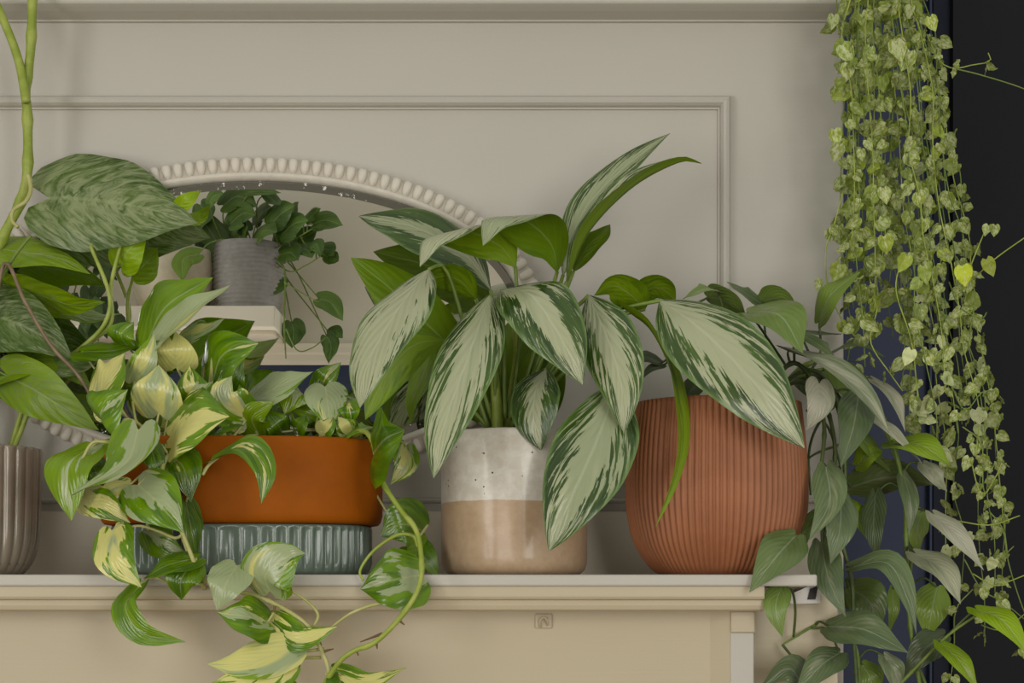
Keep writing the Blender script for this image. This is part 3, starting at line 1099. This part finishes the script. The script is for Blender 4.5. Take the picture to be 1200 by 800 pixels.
B.vine("192,515 175,508 160,495 146,492 142,505 135,518 110,518 98,535 90,555", -.06, -.15, .0022, .0016, M['stem_pale'], False)
B.vine("262,525 248,540 236,555 244,545", -.08, -.12, .0018, .0014, M['stem_pale'], False)
B.vine("380,760 350,765 320,780 300,790", -.15, -.17, .002, .0014, M['stem_pale'], False)
B.vine("376,770 350,772 325,785 300,812", -.15, -.14, .002, .0014, M['stem_pale'], False)
B.vine("365,738 372,718 345,694 318,690", -.15, -.16, .0018, .0014, M['stem_pale'], False)
# brown bracts and aerial roots on the vine
for (a, y0) in (("468,727 474,732", -.16), ("441,752 442,760", -.155), ("417,760 420,768", -.155), ("448,742 422,752", -.165), ("380,763 391,760", -.17), ("372,745 377,756", -.17), ("322,710 321,718", -.16), ("489,694 493,697", -.15)):
    B.vine(a, y0, y0, .0018, .0006, M['bract'], False, 'bract')


def bl(txt, y0, y1, w, face=(-.1, 1, .35), **k):
    k.setdefault('pmat', M['stem_pale'])
    return B.leaf(txt, y0, y1, w, face, **k)


# mass above the rim (back to front)
bl("96,412 130,411 168,404", .04, .02, 20, (0, .7, .8), v=.2, g=.75)
bl("150,406 142,392 157,377", .03, .02, 30, (-.3, 1, .2), v=.4, g=.95)
bl("172,402 196,358 250,325", .0, -.03, 50, (-.2, .9, .6), v=.28, g=1.0, l=.15)
bl("214,394 238,386 263,373", -.01, -.03, 20, (.2, 1, .6), v=.65)
bl("188,398 224,366 270,334", -.04, -.07, 26, (-.3, .8, .7), v=.95, fold=26)
bl("248,452 262,415 303,402", -.02, -.06, 46, (-.1, 1, .5), v=.52, g=.95)
bl("262,470 272,445 285,418", .0, -.02, 34, (.4, .9, .3), v=.32, g=.85)
bl("207,430 205,410 206,388", -.03, -.04, 46, (.0, 1, .3), v=.95)
bl("158,446 170,420 181,390", -.04, -.05, 30, (.2, 1, .3), v=.66, l=.3)
bl("112,467 128,440 147,413", -.03, -.05, 40, (-.5, .9, .5), v=.66, g=1.0)
bl("186,484 182,456 186,427", -.06, -.07, 54, (-.15, 1, .45), v=.72, g=.98)
bl("232,470 225,452 222,428", -.04, -.05, 36, (.1, 1, .3), v=.55)
bl("150,470 160,455 165,440", -.03, -.03, 30, (0, 1, .3), v=.3, g=.8)
bl("216,470 238,458 250,446", -.05, -.06, 34, (.2, 1, .4), v=.6)
bl("136,505 118,490 124,478 150,456", -.07, -.1, 44, (-.2, 1, .3), v=.5)
bl("288,492 272,475 262,458 272,440", -.05, -.07, 46, (-.05, 1, .4), v=.6)
bl("290,500 288,480 280,450", -.03, -.04, 30, (.5, .9, .3), v=.3, g=.85)
bl("198,512 228,492 269,488", -.08, -.14, 58, (-.1, 1, .55), v=.6)
bl("296,468 328,452 367,435", .0, -.03, 32, (-.1, .9, .7), v=.74, g=1.0)
bl("303,509 296,488 322,470", -.03, -.05, 34, (.2, 1, .2), v=.45, l=.4)
bl("362,472 346,458 333,486", .0, -.02, 28, (-.1, .9, .6), v=.5, l=.5)
bl("365,505 372,488 340,478", .0, -.01, 26, (-.1, .9, .4), v=.4, l=.3, g=.9)
bl("381,453 384,475 388,504", -.02, -.05, 46, (.1, 1, .3), v=.66)
bl("372,462 382,442 400,424", .01, .0, 28, (.1, 1, .4), v=.5, g=.9)
bl("402,468 410,480 412,500", -.03, -.04, 26, (.2, 1, .3), v=.45)
bl("374,508 382,498 390,488", -.04, -.05, 28, (0, 1, .3), v=.6, g=.9)
bl("410,510 404,498 396,488", -.04, -.05, 26, (0, 1, .3), v=.6, g=.9)
bl("330,506 325,496 312,480", -.02, -.03, 28, (0, 1, .3), v=.25, g=.75)
bl("345,506 350,496 358,486", -.02, -.03, 24, (0, 1, .3), v=.35, g=.75)
bl("250,506 262,500 285,498", -.04, -.06, 22, (.1, .8, .6), v=.3, g=.8)
bl("170,505 176,490 188,478", -.02, -.02, 30, (.1, .8, .4), v=.3, g=.75)
bl("230,508 240,500 256,494", -.03, -.03, 26, (.1, .8, .4), v=.3, g=.75)
bl("438,531 452,514 474,504", -.1, -.13, 54, (.1, 1, .5), v=.3, g=.75)
bl("476,522 474,546 457,568", -.07, -.09, 30, (.4, .9, .2), v=.55, g=.9)
bl("395,515 420,502 440,500", -.03, -.05, 20, (0, .7, .8), v=.4)
# hanging at the left front
bl("106,524 80,548 84,611", -.11, -.16, 50, (-.3, 1, .35), v=.45, l=.4, pet="135,518 120,516 106,524", anchor=-.1)
bl("162,504 146,544 84,580", -.12, -.18, 36, (-.4, .9, .6), v=.62, l=.2, twist=30, fold=20)
bl("98,582 122,592 153,613", -.13, -.15, 36, (-.2, 1, .4), v=.62, g=.85)
bl("152,568 134,580 148,606", -.12, -.13, 30, (.2, 1, .2), v=.7, g=.85)
bl("108,540 112,552 126,570", -.09, -.09, 28, (.1, 1, .2), v=.2, g=.85)
bl("188,528 214,546 224,588", -.09, -.12, 48, (.3, 1, .25), v=.4, g=.72)
bl("176,520 182,540 190,565", -.11, -.12, 24, (.3, 1, .25), v=.2, g=.75)
bl("162,568 186,590 215,624", -.14, -.18, 64, (-.1, 1, .4), v=.56, g=.95)
bl("218,588 224,620 230,656", -.1, -.11, 28, (.6, .9, .1), v=.15, g=.6)
bl("174,622 194,640 220,650", -.11, -.12, 36, (.0, 1, .1), v=.5, g=.7)
bl("256,536 288,524 310,552 306,591", -.13, -.17, 34, (.45, .9, .55), v=.44, fold=22, pet="238,556 245,545 256,536", anchor=-.12)
bl("132,622 136,655 166,688", -.15, -.175, 46, (-.15, 1, .3), v=.58)
bl("162,688 147,712 168,742 218,752", -.15, -.18, 32, (-.5, .9, .3), v=.42, l=.1, fold=22)
bl("230,654 196,662 168,678", -.145, -.16, 22, (-.1, .8, .8), v=.3, g=.8)
bl("226,660 212,680 213,703", -.15, -.155, 38, (.1, 1, .1), v=.35, g=.75)
bl("277,663 264,686 254,715", -.16, -.18, 44, (-.1, 1, .35), v=.8, g=.92)
bl("316,692 312,672 340,650 358,648", -.165, -.175, 62, (.1, 1, .3), v=.62, g=.95)
bl("314,728 286,722 254,717", -.16, -.19, 46, (-.2, 1, .45), v=.5)
bl("342,758 292,776 242,778", -.17, -.2, 44, (-.1, 1, .5), v=.72, l=.3)
bl("334,776 292,798 238,806", -.18, -.21, 46, (-.1, 1, .4), v=.6)
bl("320,728 350,748 396,734", -.15, -.17, 34, (.1, 1, .3), v=.55)
bl("330,795 320,812 300,830", -.18, -.2, 46, (.1, 1, .3), v=.6)
bl("394,786 430,798 476,782", -.16, -.18, 22, (.1, .8, .6), v=.55, g=.95)
bl("402,790 396,806 390,830", -.16, -.18, 30, (.1, 1, .3), v=.3)
# right-hand loop
bl("490,674 458,680 422,690", -.138, -.142, 66, (.1, 1, .45), v=.52, g=.85)
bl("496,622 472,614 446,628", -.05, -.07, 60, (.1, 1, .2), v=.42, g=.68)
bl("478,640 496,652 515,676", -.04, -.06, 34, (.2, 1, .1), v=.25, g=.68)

# ---- left: brown fluted pot with the climbing marbled plant
Yl = 0.03
lx = P(-26, 0, Yl).x
lp = thing('potted_marbled_climber', 'marbled climbing plant with long green stems in a glossy brown fluted pot', 'potted plant', (lx, Yl, 0))
nl2 = 30


def lrib(a, z):
    return abs(math.sin(nl2 * a / 2)) ** 0.6 - 1.0


H = P(0, 519, Yl - .07).z
prof = [(.02, 0), (.046, 0)]
for (pr_, pz) in smooth_prof([(50, 0), (58, 8), (66, 22), (71, 45), (73, 90), (74.5, H * 1000 - 3)], 26):
    prof.append((pr_ * s, pz * s, .0034 * min(1, max(0, pz / 10 - .2))))
prof += [(.0735, H - .0005), (.071, H), (.069, H - .002), (.068, H - .03), (.06, .012), (.02, .01)]
link('pot', lathe('pot', prof, nl2 * 10, lrib), M['browngloss'], lp)
soil_disc(lp, H - .02, .0685, .0685)
C = Plant(lp, [M['marble'], M['marble']], M['stem_green'], 'heart')
C.soil = (Vector((lx, Yl, H - .02)), .04, .03)
C.vine("-20,540 -28,420 -14,320 6,272 24,236 32,200 32,135 30,105 36,55 39,-30 44,-110 52,-180", 0.090, 0.055, .0066, .0050, M['stem_lime'], True)
C.vine("31,120 22,72 6,28 -20,-30 -52,-100", 0.055, 0.065, .0056, .0046, M['stem_lime'], False)
C.vine("33,205 36,222 30,236 16,246 14,258 21,266", 0.050, 0.025, .0028, .0022, M['stem_pale'], False)
C.vine("0,540 -10,440 4,310 30,355 60,405 92,440 112,474", 0.075, 0.035, .0028, .0022, M['stem_brown'], False, 'dry_stem', bow=.02)
C.vine("-30,530 -40,470 0,465 24,474 43,485", 0.090, 0.090, .0022, .0014, M['stem_brown'], False, 'dry_stem')
C.vine("-10,540 -20,440 -4,345 14,305 36,276", 0.085, 0.035, .003, .002, M['stem_green'], False)
C.vine("10,530 40,450 92,410 122,380 128,345 106,288", 0.090, 0.065, .0034, .0024, M['stem_lime'], False)
C.vine("14,530 50,450 105,402 130,378 130,335 142,284", 0.090, 0.075, .0034, .0024, M['stem_lime'], False)


def cl(txt, y0, y1, w, face=(-.1, 1, .35), **k):
    return C.leaf(txt, y0, y1, w, face, **k)


cl("142,312 152,292 172,277", 0.090, 0.090, 36, (.3, -.8, .4), v=.3, l=.85)  # added leaf standing in for the big leaf's underside in the mirror
cl("205,246 220,234 236,223", 0.090, 0.090, 20, (.3, -.8, .4), v=.2, l=1.0, kind='long')  # added leaf standing in for the reflected tip of the big leaf
cl("58,232 105,234 170,244 232,262", .088, .08, 100, (-.1, 1, .3), v=.56, g=.95, lobe=.15, fold=6, petiole=False, bow=.004)
cl("62,-186 100,-180 180,-160", .06, .04, 84, (-.1, 1, .4), v=.5, petiole=False)
cl("-62,-108 -90,-130 -150,-130", .05, .03, 70, (-.1, 1, .4), v=.5, petiole=False)
cl("-34,288 30,296 72,304 106,321", 0.090, 0.080, 34, (-.1, .75, .8), v=.42, l=.65)
cl("18,340 50,346 84,356 123,354", 0.090, 0.080, 30, (.2, -.5, .9), v=.35, l=.85)
cl("-50,362 0,372 46,392 87,422", 0.080, 0.040, 76, (-.1, 1, .45), v=.52, g=.9)
cl("4,440 35,424 70,424 108,456", 0.090, 0.070, 36, (.1, .6, .9), v=.3, l=.6)
cl("46,426 82,428 127,417", 0.070, 0.060, 26, (-.1, .8, .7), v=.62)
cl("8,440 50,462 116,504", 0.060, 0.030, 56, (.1, 1, -.3), v=.5, l=.6)
cl("-20,400 10,402 40,408", 0.090, 0.090, 22, (.0, .8, .7), v=.4, l=.7)
cl("-40,440 -10,452 20,460", 0.090, 0.090, 40, (.0, .9, .5), v=.4, l=.4)
cl("-30,330 -8,318 14,330", 0.090, 0.090, 30, (.0, .9, .5), v=.4, l=.4)

# ------------------------------------------------------------------ hanging string-of-hearts
hx = P(1036, 0, .05)
hp = thing('hanging_string_of_hearts', 'curtain of small heart leaves on thin strings hanging before the navy wall', 'hanging plant', (hx.x, .05, P(0, -75, .05).z))
base_z = P(0, -75, .05).z
prof = [(.015, 0), (.045, 0), (.052, .004), (.062, .05), (.066, .092), (.064, .094), (.061, .09), (.05, .012), (.015, .01)]
link('pot', lathe('pot', prof, 64), M['creampot'], hp)
soil_disc(hp, .08, .0625, .0625)
for k in range(3):
    a = k * 2.094 + .4
    p0 = Vector((.066 * math.cos(a), .066 * math.sin(a), .09)); p1 = Vector((0, 0, .34))
    link('cord', tube_mesh('cord', [p0.lerp(p1, i / 6) for i in range(7)], .0012, .0012, 6), M['stem_brown'], hp)
hb = thing('hanging_bracket', 'metal arm on the navy alcove wall carrying the hanging plant', 'bracket', (hx.x, YA, base_z + .36))
link('arm', tube_mesh('arm', catmull([(0, 0, -.1), (0, -.02, 0), (0, -.2, .02), (0, .05 - YA, .005), (0, .05 - YA, -.02)], 30), .004, .004, 8), M['black'], hb)
link('plate', box_mesh('plate', -.02, .02, -.008, .0, -.13, -.03, .002), M['black'], hb)

HR = random.Random(21)
proto = []
for k in range(10):
    L = 1.0
    pts = [Vector((0, 0.10 * math.sin(i / 7 * 3.14) * HR.uniform(-1, 1), -i / 7)) for i in range(8)]
    geo = leaf_geo(pts, HR.uniform(.78, 1.0), Vector((0, -1, 0)), 'heart', HR.uniform(2, 30), HR.uniform(0, .3), .03, HR.uniform(-20, 20), k, 4, thick=.03)
    me = leaf_mesh('leaf', geo, Vector((0, 0, 0)))
    me.materials.append(M['heart']); me.materials.append(M['heart'])
    me.shade_smooth()
    proto.append((me, geo))

cand = []          # (area, mesh index, matrix, colour)


def heart_at(p, size, az, tilt, spin, light=0.0):
    """hang a heart leaf from p; az turns it about the vertical, tilt lifts the tip outwards, spin tilts sideways"""
    Mx = Matrix.Translation(p) @ Matrix.Rotation(az, 4, 'Z') @ Matrix.Rotation(spin, 4, 'Y') @ Matrix.Rotation(tilt, 4, 'X') @ Matrix.Diagonal((size, size, size, 1))
    k = HR.randrange(len(proto))
    col = (HR.uniform(.36, .6) + (.18 if p.z < .3 else 0), HR.uniform(.7, 1.2), min(1, max(0, HR.gauss(.12, .16) + light)), 1)  # extra paleness on low leaves is sheen put into their colour
    cand.append((size * abs(math.cos(az)) * (1.0 if p.y < .06 else .8), k, Mx, col))


def string(pts3, r=0.0008, leaves=True, step=0.024, smin=.012, smax=.021, light=0.0, start=0.0):
    n = max(12, int(sum((b - a).length for a, b in zip(pts3, pts3[1:])) / .008))
    path = catmull(pts3, n)
    o = link('string', tube_mesh('string', [p - path[0] for p in path], r, r * .8, 5), HR.choice([M['stem_green'], M['stem_green'], M['stem_lime']]))
    place(o, hp, path[0])
    if not leaves:
        return
    acc = -start
    for a, b in zip(path, path[1:]):
        acc += (b - a).length
        if acc >= step:
            acc = -HR.uniform(-.006, .010)
            az0 = HR.uniform(-1.0, 1.0) if HR.random() < .7 else HR.uniform(-1.7, 1.7)
            for sgn in (0, 1):
                if HR.random() < .16:
                    continue
                az = az0 + (math.pi * sgn if HR.random() < .35 else HR.uniform(-.7, .7))
                off = Vector((HR.uniform(-.009, .009), HR.uniform(-.008, .006), HR.uniform(-.002, .006)))
                heart_at(b + off, HR.uniform(smin, smax), az, HR.uniform(-.3, 1.15), HR.uniform(-1.1, 1.1), light)


ns = 30
for k in range(ns):
    f = (k + HR.uniform(.1, .9)) / ns
    Y0 = .05 + HR.uniform(-.06, .06)
    ytop = -22
    if f < .38:
        yend = HR.uniform(300, 455)
    elif f < .7:
        yend = HR.uniform(380, 700)
    else:
        yend = HR.uniform(470, 815)
    xt = 986 + 98 * f
    d0 = Vector((P(xt, 0, Y0).x - hx.x, Y0 - .05, 0))
    d0 = d0.normalized() if d0.length > 1e-4 else Vector((1, 0, 0))
    rimp = Vector((hx.x, .05, base_z))
    pts = [rimp + d0 * .058 + Vector((0, 0, .084)), rimp + d0 * .066 + Vector((0, 0, .098)), rimp + d0 * .071 + Vector((0, 0, .07)), P(xt + (1036 - xt) * .1, ytop, Y0)]
    y = 40
    while y < yend:
        g_ = y / 800
        spread = 1 + .55 * g_
        base = 984 + 6 * g_ + 104 * f * spread + 62 * max(0, f - .25) * min(1, g_ * 1.5)
        if f < .38:
            base = min(base, 1060)
        pts.append(P(base + HR.gauss(0, 3.5), y, Y0 + HR.gauss(0, .004)))
        y += HR.uniform(45, 75)
    if len(pts) < 6:
        continue
    string(pts, step=.021 if f < .6 else .024, smin=.013, smax=.0235 if f < .6 else .020, light=0.0 if f < .6 else .06, start=HR.uniform(0, .02))
# stragglers that leave the curtain
for (t, Y, lv, st) in (("1086,40 1100,70 1117,80 1140,76 1160,72 1158,62", .03, 1, .03), ("1117,80 1150,88 1200,104 1230,120", .03, 0, .1), ("985,-20 980,8 990,35 998,60", .03, 1, .05),
                       ("988,225 976,268 968,290 969,330 980,362 996,388 1010,398", .02, 1, .05), ("1135,318 1146,290 1157,264", .02, 1, .05), ("1146,322 1165,304 1200,279 1230,260", .01, 1, .09),
                       ("1112,330 1125,360 1150,372 1156,366", .02, 1, .05), ("1120,300 1142,340 1138,380 1134,410", .02, 1, .03), ("1110,440 1130,480 1150,460 1165,458", .01, 1, .04),
                       ("1138,540 1150,580 1166,560 1174,542", .0, 1, .05), ("1160,600 1175,620 1182,660 1200,716 1215,740", .02, 0, .1), ("1140,672 1165,686 1185,680 1215,668", .0, 1, .04),
                       ("1130,655 1150,690 1175,705 1200,725", .0, 1, .06), ("1130,640 1160,662 1188,640", .0, 1, .05), ("1120,610 1160,615 1195,604", .01, 1, .04),
                       ("1150,732 1170,738 1190,728 1205,715", .0, 0, .1), ("1000,330 1015,352 1008,372 1000,392", .02, 1, .04), ("1020,330 1028,360 1020,400 1045,440 1058,458", .0, 1, .05),
                       ("1058,300 1050,340 1068,400 1076,470", .0, 1, .04), ("1140,690 1120,715 1118,760 1112,815", .01, 1, .03), ("1128,500 1150,520 1152,570 1158,580", .0, 1, .03)):
    string([P(*[float(c) for c in q.split(',')], Y) for q in t.split()], .0009, bool(lv), st, .011, .017, .25)
# single larger and yellowing leaves that stand out
for (x, y, sz, lt) in ((1156, 304, .022, .75), (1128, 312, .024, .9), (977, 18, .017, .0), (978, 152, .02, .1), (983, 170, .02, .1), (1068, 410, .02, .3), (1120, 640, .014, .6), (1165, 655, .016, .7), (1152, 690, .014, .7),
                       (984, 92, .016, .2), (1090, 20, .018, .1), (985, 310, .022, .0), (1062, 300, .022, .1), (1082, 312, .022, .0), (1050, 48, .026, .05), (1020, 55, .02, .1), (1066, 60, .024, .0)):
    heart_at(P(x, y, -.01), sz, HR.uniform(-.3, .3), HR.uniform(.1, .5), HR.uniform(-.5, .5), lt)

cand.sort(key=lambda c: -c[0])
hroot = abs_loc(hp)
for (ar, k, Mx, col) in cand[:295]:
    o = bpy.data.objects.new('leaf', proto[k][0])
    COL.objects.link(o)
    o.parent = hp
    o.matrix_local = Matrix.Translation(-hroot) @ Mx
    o.color = col
verts, faces, uvs = [], [], []
for (ar, k, Mx, col) in cand[295:]:
    geo = proto[k][1]
    off = len(verts)
    verts += [(Mx @ v) - hroot for v in geo[0]]
    faces += [tuple(i + off for i in f) for f in geo[1]]
    uvs += geo[2]
me = mesh_from(verts, faces, 'small_leaves')
ul = me.uv_layers.new(name='UVMap')
vi = np.empty(len(me.loops), dtype=np.int32)
me.loops.foreach_get('vertex_index', vi)
ul.data.foreach_set('uv', np.array(uvs, dtype=np.float32)[vi].ravel())
o = link('small_leaves', me, M['heart'], hp)
o.color = (.5, .95, .15, 1)
o['kind'] = 'stuff'

# ------------------------------------------------------------------ the other side of the room, seen in the mirror
YMg = YM + .0035
YO = -2.78


def R(px, py, Y=YO):
    q = P(px, py, 2 * YMg - Y)
    return Vector((q.x, Y, q.z))


zn = R(0, 428).z
structure(link('wall_front', box_mesh('wall_front', -2.06, 2.0, YO - .06, YO, -1.1, 1.45, 0), M['front_paint'], smooth=False))
structure(link('trim_5', box_mesh('trim_5', -2.0, 2.0, YO - .001, YO + .006, -1.1, zn, 0), M['navy'], smooth=False))
zr1 = R(0, 404).z
prof = [(0, zn), (.012, zn), (.016, zn + .012), (.016, zn + .03), (.024, zn + .036), (.026, zr1 - .012), (.03, zr1), (0, zr1)]
me = extrude_profile('trim_6', prof, [((-2.0, YO, 0), (0, 1, 0), (0, 0, 1)), ((2.0, YO, 0), (0, 1, 0), (0, 0, 1))])
structure(link('trim_6', me, M['front_paint'], smooth=False))
YS = YO + .26
zs = R(0, 358, YS).z
fs_ = thing('floating_shelf', 'white box shelf with pots on it, seen in the mirror', 'shelf', (R(0, 0, YS).x * 0, YO, zs))
x0, x1 = R(60, 0, YS).x, R(322, 0, YS).x
link('board', box_mesh('board', x0, x1, 0, .26, R(0, 383, YS).z - zs, 0, .003), M['front_paint'], fs_, smooth=False)
link('corbel', box_mesh('corbel', x0, x1 - .01, .0, .20, zr1 - zs, R(0, 383, YS).z - zs, .003), M['paint_board'], fs_, smooth=False)

Yg = YO + .13
gx = R(291, 0, Yg)
rg = (R(332, 0, Yg).x - R(250, 0, Yg).x) / 2
hg = R(0, 287, Yg).z - zs
gp = thing('potted_green_pothos', 'bushy green pothos in a ribbed grey pot reflected in the mirror', 'potted plant', (gx.x, Yg, zs))
prof = [(.02, 0), (rg * .86, 0)]
for i in range(60):
    t = i / 59
    prof.append((rg * (.90 + .14 * math.sin(t * 2.5)) * .97 + .0022 * math.sin(t * 2 * math.pi * 15), .004 + t * (hg - .006)))
prof += [(rg * .93, hg), (rg * .9, hg - .004), (rg * .9, hg - .04), (rg * .7, .012), (.02, .01)]
link('pot', lathe('pot', prof, 72), M['greypot'], gp)
soil_disc(gp, hg - .02, rg * .9, rg * .9)
Gp = Plant(gp, [M['plain'], M['plain']], M['stem_green'], 'heart', R)
Gp.soil = (Vector((gx.x, Yg, zs + hg - .02)), rg * .7, rg * .6)
Gp.vine("320,300 333,315 334,345 333,380 335,420", Yg + .05, Yg + .16, .003, .002)
Gp.vine("333,330 345,338 370,352 376,352", Yg + .15, Yg + .15, .0022, .0016, None, False)
Gp.vine("335,385 348,410 365,408 382,395", Yg + .15, Yg + .15, .0022, .0016, None, False)
Gp.vine("320,305 340,318 360,310 376,300", Yg + .05, Yg + .1, .0022, .0016, None, False)
Gp.vine("310,296 345,280 366,268", Yg + .04, Yg + .1, .0022, .0016, None, False)


def gl_(txt, w, face=(0, 1, .4), dy=0.0, **k):
    k.setdefault('v', .3)
    f = (face[0], -face[1], face[2])
    return Gp.leaf(txt, Yg + dy, Yg + dy + .04, w, f, pr=.0018, **k)


for spec in (("262,240 280,230 302,243", 26), ("240,262 252,280 260,305 262,332", 30), ("235,240 240,252 236,268", 24), ("292,225 310,224 330,226", 10), ("312,226 322,236 328,240", 14),
             ("270,262 285,250 300,252", 26), ("290,270 280,262 264,262", 24), ("300,262 305,250 318,242", 22), ("318,262 330,250 346,240", 30), ("330,275 345,262 362,258", 28), ("350,280 362,275 372,268", 20),
             ("368,262 382,258 402,264", 22), ("360,258 368,250 376,244", 12), ("300,280 310,270 325,272", 24), ("275,285 285,272 290,265", 24), ("310,290 300,296 302,308", 22), ("325,285 340,282 352,290", 26),
             ("330,298 340,296 350,305", 28), ("345,296 358,292 366,302", 24), ("362,292 370,285 376,300", 18), ("376,294 384,292 392,300", 20), ("382,300 390,302 397,306", 16), ("320,330 328,330 308,350", 18),
             ("374,350 388,355 402,376", 22), ("342,378 344,390 342,408", 26), ("383,394 388,405 385,426", 18), ("386,390 394,388 402,396", 14), ("262,262 268,275 262,290", 26), ("245,238 250,230 262,226", 18),
             ("280,292 272,284 262,280", 20), ("255,290 250,278 238,272", 26), ("338,255 342,250 350,236", 16)):
    gl_(spec[0], spec[1], (rnd.uniform(-.5, .5), 1, rnd.uniform(.1, .8)), rnd.uniform(-.03, .08), g=rnd.uniform(.85, 1.25), l=rnd.uniform(0, .25))
gl_("232,298 215,304 214,330", 26, (-.2, 1, .3), .16, g=1.0, l=.6, pet="262,280 245,285 232,298", anchor=Yg + .1)

Yc = YO + .14
cx = R(203, 0, Yc)
rc = (R(252, 0, Yc).x - R(155, 0, Yc).x) / 2
hc = R(0, 295, Yc).z - zs
cp = thing('potted_dark_ivy', 'dark leaved plant in a round cream pot reflected in the mirror', 'potted plant', (cx.x, Yc, zs))
prof = [(.02, 0), (rc * .7, 0), (rc * .82, .01), (rc * .96, hc * .35), (rc, hc * .7), (rc * .96, hc - .004), (rc * .93, hc), (rc * .9, hc - .004), (rc * .9, hc - .04), (rc * .6, .012), (.02, .01)]
link('pot', lathe('pot', prof, 72), M['creampot'], cp)
soil_disc(cp, hc - .02, rc * .9, rc * .9)
Dp = Plant(cp, [M['plain'], M['plain']], M['stem_dark'], 'heart', R)
Dp.soil = (Vector((cx.x, Yc, zs + hc - .02)), rc * .7, rc * .6)
for (a, y) in (("200,300 170,270 140,285 120,340 115,400", 0), ("195,300 160,280 110,290 85,350 80,410", 0), ("190,300 150,290 130,320 135,370 140,420", 0), ("190,300 140,270 70,290 50,350 45,400", 0), ("185,300 120,262 40,285 20,350 10,400", 0)):
    Dp.vine(a, Yc + .02, Yc + .22, .003, .002, None, False)
dr = random.Random(5)
vs = list(Dp.vines)
for k in range(84):
    if k < 16:
        px_, py_ = dr.uniform(165, 245), dr.uniform(255, 300)
        base = R(px_, py_, Yc + dr.uniform(0, .1))
    else:
        base = vs[dr.randrange(20, len(vs))] + Vector((dr.uniform(-.03, .03), dr.uniform(-.02, .04), dr.uniform(-.02, .02)))
    dirv = Vector((dr.uniform(-.6, .6), dr.uniform(0, .3), -1 if k >= 16 else dr.uniform(-.8, .6))).normalized()
    Ln = dr.uniform(.05, .085)
    mid = catmull([base, base + dirv * Ln * .5 + Vector((0, .008, 0)), base + dirv * Ln], 8)
    geo = leaf_geo(mid, Ln * dr.uniform(.6, .8), Vector((dr.uniform(-.6, .6), 1, dr.uniform(0, .7))), 'heart', 12, .2, .03, 0, k, 4)
    o = link('leaf', leaf_mesh('leaf', geo, base), [M['plain'], M['plain']])
    o.color = (.3, dr.uniform(.35, .6), dr.uniform(0, .1), 1)
    place(o, cp, base)
